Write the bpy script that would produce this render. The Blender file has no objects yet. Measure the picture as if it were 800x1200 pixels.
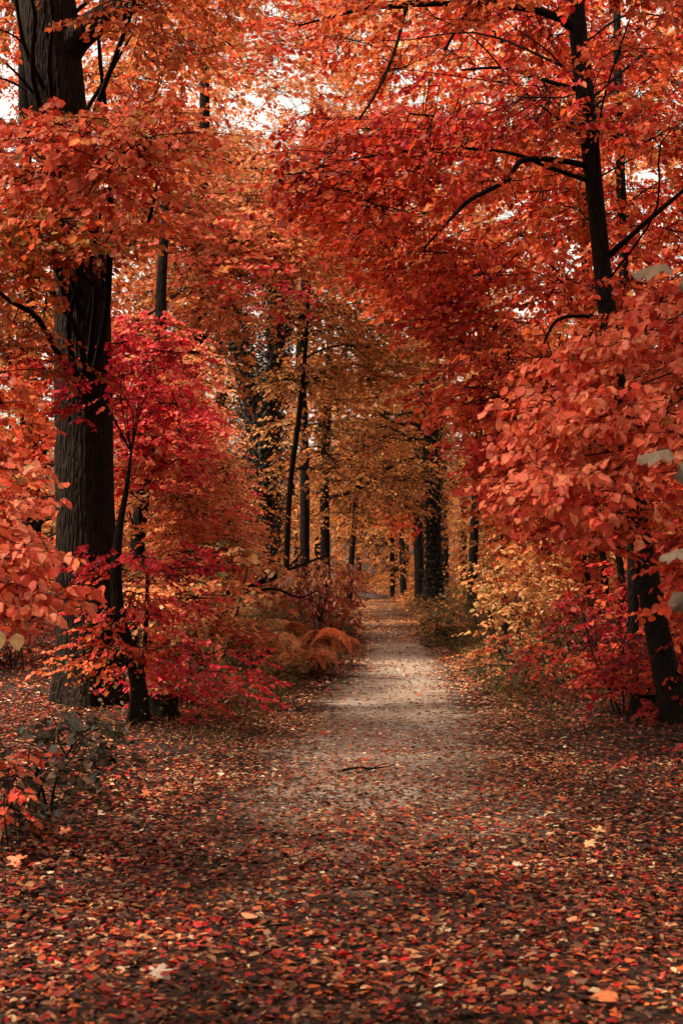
import bpy, math, random
import numpy as np
from mathutils import Matrix, Vector

# ---------------------------------------------------------------- camera, world, sun
S = bpy.context.scene
COL = S.collection
F = 50.0 / 36.0 * 1200.0            # focal length in photo pixels (photo 800x1200)
CAM_H = 1.5
PITCH = math.atan(70.0 / F)         # horizon at row 670
cam_d = bpy.data.cameras.new('camera')
cam_d.sensor_fit = 'VERTICAL'; cam_d.sensor_height = 36.0; cam_d.sensor_width = 24.0; cam_d.lens = 50.0
cam_d.clip_start = 0.05; cam_d.clip_end = 2000.0
cam = bpy.data.objects.new('camera', cam_d); COL.objects.link(cam)
cam.location = (0, 0, CAM_H); cam.rotation_euler = (math.pi / 2 + PITCH, 0, 0)
S.camera = cam
cam_d.dof.use_dof = True; cam_d.dof.focus_distance = 13.0; cam_d.dof.aperture_fstop = 5.0

SUN_EL, SUN_AZ = math.radians(58), math.radians(-100)      # azimuth the light comes from, clockwise from +Y
w = bpy.data.worlds.new('World'); S.world = w; w.use_nodes = True
nt = w.node_tree; nt.nodes.clear()
sky = nt.nodes.new('ShaderNodeTexSky'); sky.sky_type = 'NISHITA'; sky.sun_disc = False
sky.sun_elevation = SUN_EL; sky.sun_rotation = SUN_AZ
sky.dust_density = 4.0; sky.air_density = 1.0
hs = nt.nodes.new('ShaderNodeHueSaturation'); hs.inputs['Saturation'].default_value = 0.12
tn = nt.nodes.new('ShaderNodeMix'); tn.data_type = 'RGBA'; tn.blend_type = 'MULTIPLY'; tn.inputs['Factor'].default_value = 1.0
tn.inputs['B'].default_value = (1.0, 0.89, 0.76, 1)
bg = nt.nodes.new('ShaderNodeBackground'); bg.inputs['Strength'].default_value = 0.14
wo = nt.nodes.new('ShaderNodeOutputWorld')
nt.links.new(sky.outputs[0], hs.inputs['Color']); nt.links.new(hs.outputs[0], tn.inputs['A'])
nt.links.new(tn.outputs['Result'], bg.inputs['Color']); nt.links.new(bg.outputs[0], wo.inputs['Surface'])
sun_d = bpy.data.lights.new('sun', 'SUN'); sun_d.energy = 3.2; sun_d.angle = math.radians(6); sun_d.color = (1.0, 0.86, 0.68)
sun = bpy.data.objects.new('sun', sun_d); COL.objects.link(sun)
sdir = Vector((math.sin(SUN_AZ) * math.cos(SUN_EL), math.cos(SUN_AZ) * math.cos(SUN_EL), math.sin(SUN_EL)))
sun.rotation_euler = sdir.to_track_quat('Z', 'Y').to_euler(); sun.location = (0, 0, 60)
vs = S.view_settings; vs.view_transform = 'Standard'; vs.look = 'None'; vs.gamma = 1.0; vs.use_curve_mapping = False
vs.exposure = 1.44
cy = S.cycles
cy.max_bounces = 7; cy.diffuse_bounces = 4; cy.transmission_bounces = 5; cy.glossy_bounces = 2; cy.transparent_max_bounces = 4
cy.use_denoising = True; cy.denoiser = 'OPENIMAGEDENOISE'; cy.denoising_input_passes = 'RGB_ALBEDO_NORMAL'
cy.sample_clamp_indirect = 6.0; cy.caustics_reflective = False; cy.caustics_refractive = False

# ---------------------------------------------------------------- helpers
_c, _s = math.cos(PITCH), math.sin(PITCH)
def P(px, py, Y):
    """photo pixel at depth Y -> world point"""
    u = (px - 400.0) / F; v = (600.0 - py) / F
    dy = _c - v * _s; dz = _s + v * _c
    k = Y / dy
    return np.array([u * k, Y, CAM_H + dz * k])
def proj(p):
    """world points (n,3) -> px, py, depth"""
    y = p[:, 1]; z = p[:, 2] - CAM_H
    d = y * _c + z * _s; v = z * _c - y * _s
    d = np.where(d < 1e-3, 1e-3, d)
    return 400 + p[:, 0] / d * F, 600 - v / d * F, d

def hash2(ix, iy, seed):
    h = (ix * 374761393 + iy * 668265263 + seed * 1442695041) & 0xffffffff
    h = ((h ^ (h >> 13)) * 1274126177) & 0xffffffff
    return ((h ^ (h >> 16)) & 0xffff) / 65535.0
def vnoise(x, y, seed=0):
    x = np.asarray(x, float); y = np.asarray(y, float)
    ix = np.floor(x).astype(np.int64); iy = np.floor(y).astype(np.int64)
    fx = x - ix; fy = y - iy; fx = fx * fx * (3 - 2 * fx); fy = fy * fy * (3 - 2 * fy)
    a = hash2(ix, iy, seed); b = hash2(ix + 1, iy, seed); c = hash2(ix, iy + 1, seed); d = hash2(ix + 1, iy + 1, seed)
    return (a * (1 - fx) + b * fx) * (1 - fy) + (c * (1 - fx) + d * fx) * fy

PCY = np.array([-20, 4, 11, 19, 28, 41, 55, 72, 85, 110, 150], float)
PCX = np.array([.2, .25, .33, .70, 1.15, 1.15, 1.35, 1.7, 1.0, -3.0, -12.0], float)
PWY = np.array([-20, 8, 12, 19, 28, 41, 60, 90, 150], float)
PWX = np.array([1.3, 1.25, 1.08, .90, .84, .90, .98, 1.0, 1.0], float)
def path_c(y): return np.interp(y, PCY, PCX)
def path_w(y): return np.interp(y, PWY, PWX)
def ground_z(x, y):
    x = np.asarray(x, float); y = np.asarray(y, float)
    d = np.abs(x - path_c(y)) - path_w(y)
    k = np.clip(d / 1.6, 0, 1); k = k * k * (3 - 2 * k)
    z = 0.10 * k + 0.05 * np.clip(d - 1.5, 0, 6) * (vnoise(x * .2, y * .15, 3))
    z = z + 0.10 * k * (vnoise(x * .8, y * .8, 1) - .5) + 0.05 * k * (vnoise(x * 2.3, y * 2.3, 2) - .5)
    z = z + 0.02 * (vnoise(x * 1.5, y * .6, 5) - .5)
    z = z + 0.35 * np.clip((y - 60) / 30, 0, 1) * vnoise(x * .1, y * .05, 9) + 0.010 * np.clip(y - 75, 0, 400) + 0.10 * np.clip(y - 105, 0, 300) + 0.03 * np.clip(np.abs(x) - 25, 0, 150)
    return z

def new_mesh(name, verts, tris, cols=None, lc=None, smooth=False):
    me = bpy.data.meshes.new(name)
    verts = np.ascontiguousarray(verts, np.float32); tris = np.ascontiguousarray(tris, np.int32)
    nv, nf = len(verts), len(tris)
    k = tris.shape[1]
    me.vertices.add(nv); me.vertices.foreach_set('co', verts.ravel())
    me.loops.add(nf * k); me.loops.foreach_set('vertex_index', tris.ravel())
    me.polygons.add(nf); me.polygons.foreach_set('loop_start', np.arange(0, nf * k, k, dtype=np.int32))
    if smooth: me.polygons.foreach_set('use_smooth', np.ones(nf, bool))
    if cols is not None:
        a = me.attributes.new('col', 'FLOAT_COLOR', 'POINT')
        c4 = np.ones((nv, 4), np.float32); c4[:, :3] = cols; a.data.foreach_set('color', c4.ravel())
    if lc is not None:
        a = me.attributes.new('lc', 'FLOAT_VECTOR', 'POINT'); a.data.foreach_set('vector', np.ascontiguousarray(lc, np.float32).ravel())
    me.update(calc_edges=True)
    return me
def link(name, me, mat, parent=None, base=None, kind=None, label=None, cat=None, group=None):
    o = bpy.data.objects.new(name, me); COL.objects.link(o)
    if me is not None and mat is not None and not me.materials: me.materials.append(mat)
    if parent is not None: o.parent = parent
    if base is not None and parent is None: o.location = Vector(base)
    if kind: o['kind'] = kind
    if label: o['label'] = label
    if cat: o['category'] = cat
    if group: o['group'] = group
    return o
class Thing:
    """an Empty at the base of a thing; parts are stored relative to it"""
    def __init__(s, name, label, cat, base, group=None):
        s.base = np.array(base, float)
        s.o = link(name, None, None, None, base, None, label, cat, group)
    def part(s, name, verts, faces, mat, cols=None, lc=None, smooth=False, kind=None, label=None):
        me = new_mesh(name, np.asarray(verts) - s.base, faces, cols, lc, smooth)
        return link(name, me, mat, s.o, kind=kind, label=label)

# ---------------------------------------------------------------- materials
def mat_new(name):
    m = bpy.data.materials.new(name); m.use_nodes = True; t = m.node_tree; t.nodes.clear()
    out = t.nodes.new('ShaderNodeOutputMaterial'); return m, t, out
def leaf_mat(name, use_object, trans=.48, rough=.55, spec=.22, veins=True):
    m, t, out = mat_new(name); N = t.nodes.new; L = t.links.new
    if use_object:
        src = N('ShaderNodeObjectInfo').outputs['Color']
    else:
        a = N('ShaderNodeAttribute'); a.attribute_name = 'col'; src = a.outputs['Color']
    if veins:
        la = N('ShaderNodeAttribute'); la.attribute_name = 'lc'
        sp = N('ShaderNodeSeparateXYZ'); L(la.outputs['Vector'], sp.inputs[0])
        ab = N('ShaderNodeMath'); ab.operation = 'ABSOLUTE'; L(sp.outputs[0], ab.inputs[0])
        # side veins: stripes along (y - 0.8|x|)
        mu = N('ShaderNodeMath'); mu.operation = 'MULTIPLY_ADD'; L(ab.outputs[0], mu.inputs[0]); mu.inputs[1].default_value = -.8; L(sp.outputs[1], mu.inputs[2])
        fr = N('ShaderNodeMath'); fr.operation = 'MULTIPLY'; L(mu.outputs[0], fr.inputs[0]); fr.inputs[1].default_value = 44
        sn = N('ShaderNodeMath'); sn.operation = 'SINE'; L(fr.outputs[0], sn.inputs[0])
        r1 = N('ShaderNodeMapRange'); L(sn.outputs[0], r1.inputs[0]); r1.inputs[1].default_value = .6; r1.inputs[2].default_value = 1.0; r1.inputs[3].default_value = 0; r1.inputs[4].default_value = .35
        r2 = N('ShaderNodeMapRange'); L(ab.outputs[0], r2.inputs[0]); r2.inputs[1].default_value = .0; r2.inputs[2].default_value = .02; r2.inputs[3].default_value = .7; r2.inputs[4].default_value = 0
        mx = N('ShaderNodeMath'); mx.operation = 'MAXIMUM'; L(r1.outputs[0], mx.inputs[0]); L(r2.outputs[0], mx.inputs[1])
        geo = N('ShaderNodeNewGeometry')
        no = N('ShaderNodeTexNoise'); no.inputs['Scale'].default_value = 60; L(geo.outputs['Position'], no.inputs['Vector'])
        hv = N('ShaderNodeHueSaturation'); L(src, hv.inputs['Color'])
        vr = N('ShaderNodeMapRange'); L(no.outputs[0], vr.inputs[0]); vr.inputs[1].default_value = .3; vr.inputs[2].default_value = .7; vr.inputs[3].default_value = .78; vr.inputs[4].default_value = 1.18
        L(vr.outputs[0], hv.inputs['Value'])
        mc = N('ShaderNodeMix'); mc.data_type = 'RGBA'; L(mx.outputs[0], mc.inputs['Factor']); L(hv.outputs[0], mc.inputs['A']); vl = N('ShaderNodeHueSaturation'); vl.inputs['Value'].default_value = 1.35; vl.inputs['Saturation'].default_value = .9; L(src, vl.inputs['Color']); L(vl.outputs[0], mc.inputs['B'])
        n5 = N('ShaderNodeTexNoise'); n5.inputs['Scale'].default_value = 34; n5.inputs['Detail'].default_value = 3; L(geo.outputs['Position'], n5.inputs['Vector'])
        q5 = N('ShaderNodeMapRange'); L(n5.outputs[0], q5.inputs[0]); q5.inputs[1].default_value = .60; q5.inputs[2].default_value = .70; q5.inputs[4].default_value = .8
        m5 = N('ShaderNodeMix'); m5.data_type = 'RGBA'; L(q5.outputs[0], m5.inputs['Factor']); L(mc.outputs['Result'], m5.inputs['A']); m5.inputs['B'].default_value = (.20, .055, .02, 1)
        src = m5.outputs['Result']
    b = N('ShaderNodeBsdfPrincipled'); b.inputs['Roughness'].default_value = rough; b.inputs['Specular IOR Level'].default_value = spec
    L(src, b.inputs['Base Color'])
    tr = N('ShaderNodeBsdfTranslucent'); L(src, tr.inputs['Color'])
    ms = N('ShaderNodeMixShader'); ms.inputs[0].default_value = trans
    L(b.outputs[0], ms.inputs[1]); L(tr.outputs[0], ms.inputs[2]); L(ms.outputs[0], out.inputs['Surface'])
    return m
M_LEAF = leaf_mat('leaf_foliage', False, veins=False)
M_LEAFN = leaf_mat('leaf_foliage_veined', False, veins=True)
M_LEAFO = leaf_mat('leaf_single', True, veins=True)
M_LIT = leaf_mat('leaf_litter', False, trans=.1, rough=.55, spec=.18, veins=False)
M_LITO = leaf_mat('leaf_fallen', True, trans=.1, rough=.55, spec=.18, veins=True)
M_IVY = leaf_mat('ivy_leaf', False, trans=.1, rough=.6, spec=.1, veins=False)
def bark_mat(name, c1, c2, scale=1.0, moss=0.0):
    m, t, out = mat_new(name); N = t.nodes.new; L = t.links.new
    tc = N('ShaderNodeTexCoord'); mp = N('ShaderNodeMapping'); L(tc.outputs['Object'], mp.inputs[0])
    mp.inputs['Scale'].default_value = (34 * scale, 34 * scale, 6 * scale)
    n1 = N('ShaderNodeTexNoise'); n1.inputs['Scale'].default_value = 1.0; n1.inputs['Detail'].default_value = 6; L(mp.outputs[0], n1.inputs['Vector'])
    vo = N('ShaderNodeTexVoronoi'); vo.feature = 'DISTANCE_TO_EDGE'; vo.inputs['Scale'].default_value = .8; L(mp.outputs[0], vo.inputs['Vector'])
    n2 = N('ShaderNodeTexNoise'); n2.inputs['Scale'].default_value = 1.3; L(tc.outputs['Object'], n2.inputs['Vector'])
    rp = N('ShaderNodeMapRange'); L(n1.outputs[0], rp.inputs[0]); rp.inputs[1].default_value = .3; rp.inputs[2].default_value = .7
    mc = N('ShaderNodeMix'); mc.data_type = 'RGBA'; L(rp.outputs[0], mc.inputs['Factor']); mc.inputs['A'].default_value = (*c1, 1); mc.inputs['B'].default_value = (*c2, 1)
    rm = N('ShaderNodeMapRange'); L(n2.outputs[0], rm.inputs[0]); rm.inputs[1].default_value = .45; rm.inputs[2].default_value = .65; rm.inputs[4].default_value = moss
    mm = N('ShaderNodeMix'); mm.data_type = 'RGBA'; L(rm.outputs[0], mm.inputs['Factor']); L(mc.outputs['Result'], mm.inputs['A']); mm.inputs['B'].default_value = (.028, .028, .014, 1)
    b = N('ShaderNodeBsdfPrincipled'); b.inputs['Roughness'].default_value = .95; b.inputs['Specular IOR Level'].default_value = .08; L(mm.outputs['Result'], b.inputs['Base Color'])
    ad = N('ShaderNodeMath'); ad.operation = 'MULTIPLY_ADD'; L(vo.outputs['Distance'], ad.inputs[0]); ad.inputs[1].default_value = 1.2; L(n1.outputs[0], ad.inputs[2])
    bp = N('ShaderNodeBump'); bp.inputs['Strength'].default_value = .9; bp.inputs['Distance'].default_value = .07; L(ad.outputs[0], bp.inputs['Height']); L(bp.outputs[0], b.inputs['Normal'])
    L(b.outputs[0], out.inputs['Surface']); return m
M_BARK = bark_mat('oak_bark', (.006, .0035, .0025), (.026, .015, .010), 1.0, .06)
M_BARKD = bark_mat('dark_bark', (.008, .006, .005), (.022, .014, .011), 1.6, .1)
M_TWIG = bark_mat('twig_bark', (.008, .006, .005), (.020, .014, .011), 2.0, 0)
def ground_mat(name, c1, c2, c3, sc):
    m, t, out = mat_new(name); N = t.nodes.new; L = t.links.new
    geo = N('ShaderNodeNewGeometry')
    n1 = N('ShaderNodeTexNoise'); n1.inputs['Scale'].default_value = sc; n1.inputs['Detail'].default_value = 8; n1.inputs['Roughness'].default_value = .7; L(geo.outputs['Position'], n1.inputs['Vector'])
    n2 = N('ShaderNodeTexNoise'); n2.inputs['Scale'].default_value = .9; n2.inputs['Detail'].default_value = 4; L(geo.outputs['Position'], n2.inputs['Vector'])
    vo = N('ShaderNodeTexVoronoi'); vo.inputs['Scale'].default_value = sc * 3; L(geo.outputs['Position'], vo.inputs['Vector'])
    rp = N('ShaderNodeMapRange'); L(n1.outputs[0], rp.inputs[0]); rp.inputs[1].default_value = .35; rp.inputs[2].default_value = .65
    mc = N('ShaderNodeMix'); mc.data_type = 'RGBA'; L(rp.outputs[0], mc.inputs['Factor']); mc.inputs['A'].default_value = (*c1, 1); mc.inputs['B'].default_value = (*c2, 1)
    r2 = N('ShaderNodeMapRange'); L(n2.outputs[0], r2.inputs[0]); r2.inputs[1].default_value = .4; r2.inputs[2].default_value = .65; r2.inputs[4].default_value = .8
    m2 = N('ShaderNodeMix'); m2.data_type = 'RGBA'; L(r2.outputs[0], m2.inputs['Factor']); L(mc.outputs['Result'], m2.inputs['A']); m2.inputs['B'].default_value = (*c3, 1)
    hv = N('ShaderNodeHueSaturation'); L(m2.outputs['Result'], hv.inputs['Color'])
    sv = N('ShaderNodeSeparateColor'); L(vo.outputs['Color'], sv.inputs[0])
    vr = N('ShaderNodeMapRange'); L(sv.outputs[0], vr.inputs[0]); vr.inputs[3].default_value = .6; vr.inputs[4].default_value = 1.4; L(vr.outputs[0], hv.inputs['Value'])
    b = N('ShaderNodeBsdfPrincipled'); b.inputs['Roughness'].default_value = .9; b.inputs['Specular IOR Level'].default_value = .15; L(hv.outputs[0], b.inputs['Base Color'])
    bp = N('ShaderNodeBump'); bp.inputs['Strength'].default_value = .8; bp.inputs['Distance'].default_value = .02; L(n1.outputs[0], bp.inputs['Height']); L(bp.outputs[0], b.inputs['Normal'])
    L(b.outputs[0], out.inputs['Surface']); return m
M_SOIL = ground_mat('forest_soil', (.010, .005, .0035), (.030, .013, .007), (.018, .008, .005), 14)
M_PATH = ground_mat('gravel_path', (.13, .10, .075), (.40, .325, .26), (.19, .13, .09), 22)
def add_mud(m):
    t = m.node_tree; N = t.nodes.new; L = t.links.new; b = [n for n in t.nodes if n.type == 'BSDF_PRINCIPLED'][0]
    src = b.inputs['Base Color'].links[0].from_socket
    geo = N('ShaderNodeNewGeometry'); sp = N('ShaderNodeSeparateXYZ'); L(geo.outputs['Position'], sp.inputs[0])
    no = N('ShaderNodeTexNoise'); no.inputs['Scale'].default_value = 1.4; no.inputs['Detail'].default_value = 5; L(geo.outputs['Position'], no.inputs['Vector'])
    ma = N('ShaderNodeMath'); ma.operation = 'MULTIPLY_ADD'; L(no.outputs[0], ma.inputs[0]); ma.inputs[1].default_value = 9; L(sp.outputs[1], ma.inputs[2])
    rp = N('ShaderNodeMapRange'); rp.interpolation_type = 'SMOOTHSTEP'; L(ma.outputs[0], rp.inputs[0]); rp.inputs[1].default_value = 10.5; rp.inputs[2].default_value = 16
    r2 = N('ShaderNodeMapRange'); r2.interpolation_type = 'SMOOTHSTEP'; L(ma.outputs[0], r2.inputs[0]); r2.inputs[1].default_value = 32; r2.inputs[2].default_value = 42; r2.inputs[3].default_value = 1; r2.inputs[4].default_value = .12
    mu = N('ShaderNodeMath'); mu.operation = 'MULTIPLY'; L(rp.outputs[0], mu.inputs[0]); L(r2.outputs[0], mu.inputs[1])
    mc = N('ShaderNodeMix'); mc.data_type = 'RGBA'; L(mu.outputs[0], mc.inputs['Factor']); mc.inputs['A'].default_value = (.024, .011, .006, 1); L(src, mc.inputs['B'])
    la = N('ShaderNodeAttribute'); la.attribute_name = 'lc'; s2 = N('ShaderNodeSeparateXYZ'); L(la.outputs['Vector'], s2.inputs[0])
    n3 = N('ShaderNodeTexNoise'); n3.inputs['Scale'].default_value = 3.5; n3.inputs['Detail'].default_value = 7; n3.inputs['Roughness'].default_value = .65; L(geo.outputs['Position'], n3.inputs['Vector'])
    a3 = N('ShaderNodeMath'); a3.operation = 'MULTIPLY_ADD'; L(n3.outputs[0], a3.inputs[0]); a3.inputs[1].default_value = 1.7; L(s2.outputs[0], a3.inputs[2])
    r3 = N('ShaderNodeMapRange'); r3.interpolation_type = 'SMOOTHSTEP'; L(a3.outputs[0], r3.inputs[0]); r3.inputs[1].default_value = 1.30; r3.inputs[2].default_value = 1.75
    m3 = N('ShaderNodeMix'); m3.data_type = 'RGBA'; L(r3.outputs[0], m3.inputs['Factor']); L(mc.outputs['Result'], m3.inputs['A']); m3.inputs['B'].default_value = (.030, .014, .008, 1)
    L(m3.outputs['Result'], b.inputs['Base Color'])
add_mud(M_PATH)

# ---------------------------------------------------------------- leaf templates
def ovate(n=3, w=.34, fold=.09, curl=-.10, wave=0.0):
    """ovate leaf, y along, base at 0, tip at 1: 2 sides x n points + midrib"""
    ys = np.linspace(0, 1, n + 2)[1:-1]
    ws = w * np.sin(np.pi * ys ** .8) ** .8
    v = [(0, 0, 0)]
    for s in (1, -1):
        for y, a in zip(ys, ws): v.append((s * a, y, fold * a / w + curl * y * y + wave * math.sin(y * 9 + s)))
    v.append((0, 1, curl)); tip = len(v) - 1
    mid = [0]
    for y in ys: v.append((0, y, curl * y * y)); mid.append(len(v) - 1)
    mid.append(tip)
    f = []
    for k, s in enumerate((1, -1)):
        e = [0] + [1 + k * n + i for i in range(n)] + [tip]
        for i in range(n + 1):
            a, b, c, d = mid[i], e[i], e[i + 1], mid[i + 1]
            for tri in ((a, b, c), (a, c, d)):
                if len(set(tri)) == 3: f.append(tri if s > 0 else tri[::-1])
    return np.array(v, float), np.array(f, int)
def torn(tpl, seed):
    v, f = tpl; r = np.random.default_rng(seed); v = v.copy(); e = np.abs(v[:, 0]) > .05
    v[e, 0] *= r.uniform(.62, 1.08, e.sum()); v[:, 2] += .10 * v[:, 0] * r.uniform(-2, 2) + r.normal(0, .015, len(v)) - .18 * r.random() * v[:, 1] ** 2
    return v, f
def maple(fold=.05, curl=-.08, seed=0, soft=0.):
    r = random.Random(seed)
    ang = [(-90, .10), (-62, .36), (-38, .30), (-18, .62), (-4, .60), (12, .36), (26, .56), (40, .80), (55, .74), (66, .46), (80, .80), (90, 1.0)]
    v = [(0, .0, 0)]
    pts = [(math.radians(a), (rr * (1 - soft) + .8 * soft) * .55) for a, rr in ang]
    right = [(math.cos(a) * q, .42 + math.sin(a) * q) for a, q in pts]
    out = [(x, y) for x, y in right] + [(-x, y) for x, y in right[-2:0:-1]]
    v = [(0, .42, .05)]
    for x, y in out: v.append((x, y, curl * ((x * x + (y - .42) ** 2) * 2.2) + fold * math.sin(x * 13 + r.random() * 2) + r.uniform(-.02, .02)))
    n = len(out)
    f = [(0, 1 + i, 1 + (i + 1) % n) for i in range(n)]
    return np.array(v, float), np.array(f, int)
T_FAR = (np.array([(0, 0, 0), (.33, .45, .07), (0, 1, -.08), (-.33, .45, .07)], float), np.array([(0, 1, 2), (0, 2, 3)], int))
T_MID = (np.array([(0, 0, 0), (.33, .26, .07), (.30, .66, .03), (0, 1, -.12), (-.30, .66, .03), (-.33, .26, .07)], float), np.array([(0, 1, 2), (0, 2, 3), (0, 3, 4), (0, 4, 5)], int))
T_NEAR = [ovate(6, .37, .07, -.10, .015), ovate(6, .33, .12, -.20, .02), ovate(6, .40, .02, .06, .02)]
T_MAPLE = [maple(seed=i, curl=(-.10, .08, -.2)[i]) for i in range(3)]
T_LIT = (np.array([(0, 0, 0), (.32, .24, .16), (.27, .68, .05), (0, 1, -.22), (-.26, .7, .1), (-.34, .3, .12)], float), np.array([(0, 1, 2), (0, 2, 3), (0, 3, 4), (0, 4, 5)], int))
T_NARROW = (T_MID[0] * [.5, 1, 1] + [0, 0, 0], T_MID[1])

def unit(a): return a / np.maximum(np.linalg.norm(a, axis=-1, keepdims=True), 1e-9)
def leaf_frame(axis, normal):
    y = unit(axis); n = normal - (normal * y).sum(1, keepdims=True) * y; n = unit(n); x = np.cross(y, n)
    return x, y, n
def batch(tpl, pos, axis, normal, size, col, curl=None):
    tv, tf = tpl
    x, y, n = leaf_frame(axis, normal)
    tz = tv[None, :, 2] if curl is None else tv[None, :, 2] * curl[:, None]
    loc = np.stack([np.broadcast_to(tv[None, :, 0], tz.shape) if curl is not None else np.repeat(tv[None, :, 0], len(pos), 0),
                    np.repeat(tv[None, :, 1], len(pos), 0), np.broadcast_to(tz, (len(pos), len(tv)))], 2)
    V = pos[:, None, :] + size[:, None, None] * (loc[..., 0:1] * x[:, None] + loc[..., 1:2] * y[:, None] + loc[..., 2:3] * n[:, None])
    Fc = (np.arange(len(pos))[:, None, None] * len(tv) + tf[None])
    C = np.repeat(col[:, None, :], len(tv), 1)
    return V.reshape(-1, 3), Fc.reshape(-1, 3), C.reshape(-1, 3), loc.reshape(-1, 3)
def merge(parts):
    vs_, fs, cs, ls = [], [], [], []; o = 0
    for v, f, c, l in parts:
        vs_.append(v); fs.append(f + o); cs.append(c); ls.append(l); o += len(v)
    return np.concatenate(vs_), np.concatenate(fs), np.concatenate(cs), np.concatenate(ls)

# single-leaf meshes shared by the individually built leaves
def single_mesh(name, tpl, mat):
    me = new_mesh(name, tpl[0], tpl[1], None, tpl[0], smooth=False); me.materials.append(mat); return me
T_NEAR = [ovate(6, .40, .07, -.10, .012), ovate(6, .36, .10, -.18, .018), ovate(6, .43, .03, .05, .018)]
T_NEAR = T_NEAR + [torn(T_NEAR[k % 3], 50 + k) for k in range(5)]
ME_NEAR = [single_mesh('leaf_blade', t, M_LEAFO) for t in T_NEAR]
ME_FALL = [single_mesh('fallen_leaf_blade', t, M_LITO) for t in T_NEAR[:3] + T_MAPLE]
ME_SYC = single_mesh('sycamore_leaf_blade', maple(.07, -.30, 9, .5), M_LITO)
def leaf_objects(parent, base, meshes, L, idx, rng, name='leaf'):
    x, y, n = leaf_frame(L['axis'][idx], L['normal'][idx])
    for k, i in enumerate(idx):
        o = bpy.data.objects.new(name, meshes[rng.integers(len(meshes))]); COL.objects.link(o); o.parent = parent
        s = L['size'][i]; p = L['pos'][i] - base
        o.matrix_local = Matrix(((x[k][0] * s, y[k][0] * s, n[k][0] * s, p[0]), (x[k][1] * s, y[k][1] * s, n[k][1] * s, p[1]), (x[k][2] * s, y[k][2] * s, n[k][2] * s, p[2]), (0, 0, 0, 1)))
        c = L['col'][i]; o.color = (c[0], c[1], c[2], 1)

# ---------------------------------------------------------------- palettes (real leaf colours, linear)
PAL = dict(
    red=[((.50, .045, .018), 4), ((.57, .080, .024), 4), ((.42, .020, .018), 2), ((.60, .12, .030), 2), ((.24, .02, .012), .8)],
    redorange=[((.57, .085, .028), 4), ((.60, .130, .036), 4), ((.48, .045, .022), 2), ((.48, .16, .04), 1), ((.24, .03, .012), 1)],
    orange=[((.52, .11, .028), 4), ((.46, .14, .035), 3), ((.55, .085, .026), 3), ((.36, .13, .03), 2), ((.28, .14, .03), 1), ((.25, .05, .015), 1)],
    salmon=[((.68, .14, .065), 5), ((.72, .20, .095), 3), ((.56, .07, .030), 3.5), ((.40, .03, .016), 1.5), ((.5, .20, .06), .25), ((.34, .19, .05), .1)],
    crimson=[((.54, .016, .034), 4), ((.62, .035, .040), 3), ((.38, .012, .018), 2), ((.62, .10, .05), 3)],
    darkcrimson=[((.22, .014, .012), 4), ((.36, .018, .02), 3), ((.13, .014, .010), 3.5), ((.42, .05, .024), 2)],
    pink=[((.66, .18, .08), 5), ((.60, .09, .045), 3), ((.66, .28, .10), 3), ((.52, .015, .04), 1.3), ((.35, .13, .05), 1)],
    dusty=[((.44, .16, .08), 3), ((.34, .09, .04), 3), ((.56, .32, .20), 1), ((.24, .07, .035), 3), ((.34, .05, .03), 2)],
    peach=[((.74, .28, .095), 4), ((.72, .22, .085), 4), ((.76, .38, .16), 2), ((.40, .13, .04), 1), ((.5, .08, .04), 1)],
    gold=[((.52, .18, .045), 4), ((.52, .23, .06), 2.5), ((.42, .12, .030), 3), ((.52, .26, .09), 1), ((.22, .09, .03), 1.5), ((.45, .10, .03), 1)],
    amber=[((.50, .16, .04), 4), ((.40, .12, .03), 3), ((.46, .20, .055), 2), ((.2, .07, .025), 2)],
    beige=[((.52, .25, .09), 4), ((.48, .19, .06), 3), ((.60, .37, .19), 1.6), ((.46, .16, .05), 2), ((.3, .17, .05), 1)],
    mixed=[((.50, .16, .05), 3), ((.52, .10, .04), 2), ((.16, .12, .03), 2), ((.60, .32, .14), 2), ((.30, .10, .03), 2), ((.45, .02, .03), 1)],
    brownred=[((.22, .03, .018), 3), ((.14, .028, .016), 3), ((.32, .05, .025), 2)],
    bracken=[((.66, .27, .10), 4), ((.68, .34, .15), 2), ((.50, .16, .055), 2), ((.34, .08, .03), 1)],
    rust=[((.42, .12, .045), 4), ((.30, .07, .03), 3), ((.50, .18, .07), 2)],
    verge=[((.078, .066, .018), 6), ((.11, .07, .022), 3), ((.17, .075, .024), 3), ((.045, .036, .014), 3), ((.34, .26, .17), .3), ((.26, .06, .02), .8)],
    evergreen=[((.026, .022, .011), 5), ((.040, .031, .016), 3), ((.11, .065, .03), 1.5)],
    ivy=[((.026, .021, .015), 5), ((.042, .032, .020), 3), ((.09, .06, .035), 1), ((.012, .010, .008), 4)],
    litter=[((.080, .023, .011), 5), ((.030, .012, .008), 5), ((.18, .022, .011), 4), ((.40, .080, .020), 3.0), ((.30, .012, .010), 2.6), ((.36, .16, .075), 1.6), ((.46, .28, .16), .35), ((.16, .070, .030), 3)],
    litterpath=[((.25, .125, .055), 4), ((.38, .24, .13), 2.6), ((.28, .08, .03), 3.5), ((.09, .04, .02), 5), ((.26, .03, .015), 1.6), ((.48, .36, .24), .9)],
)
def colours(rng, pal, n, cl=None, corr=.55):
    p = PAL[pal]; c = np.array([q[0] for q in p]); wt = np.array([q[1] for q in p], float); wt /= wt.sum()
    i = rng.choice(len(p), n, p=wt)
    if cl is not None:
        k = cl.max() + 1; ci = rng.choice(len(p), k, p=wt); i = np.where(rng.random(n) < corr, ci[cl], i)
    out = c[i] * np.exp(rng.normal(0, .16, (n, 1))) * np.exp(rng.normal(0, .06, (n, 3)))
    return np.clip(out, .003, .8)

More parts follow.
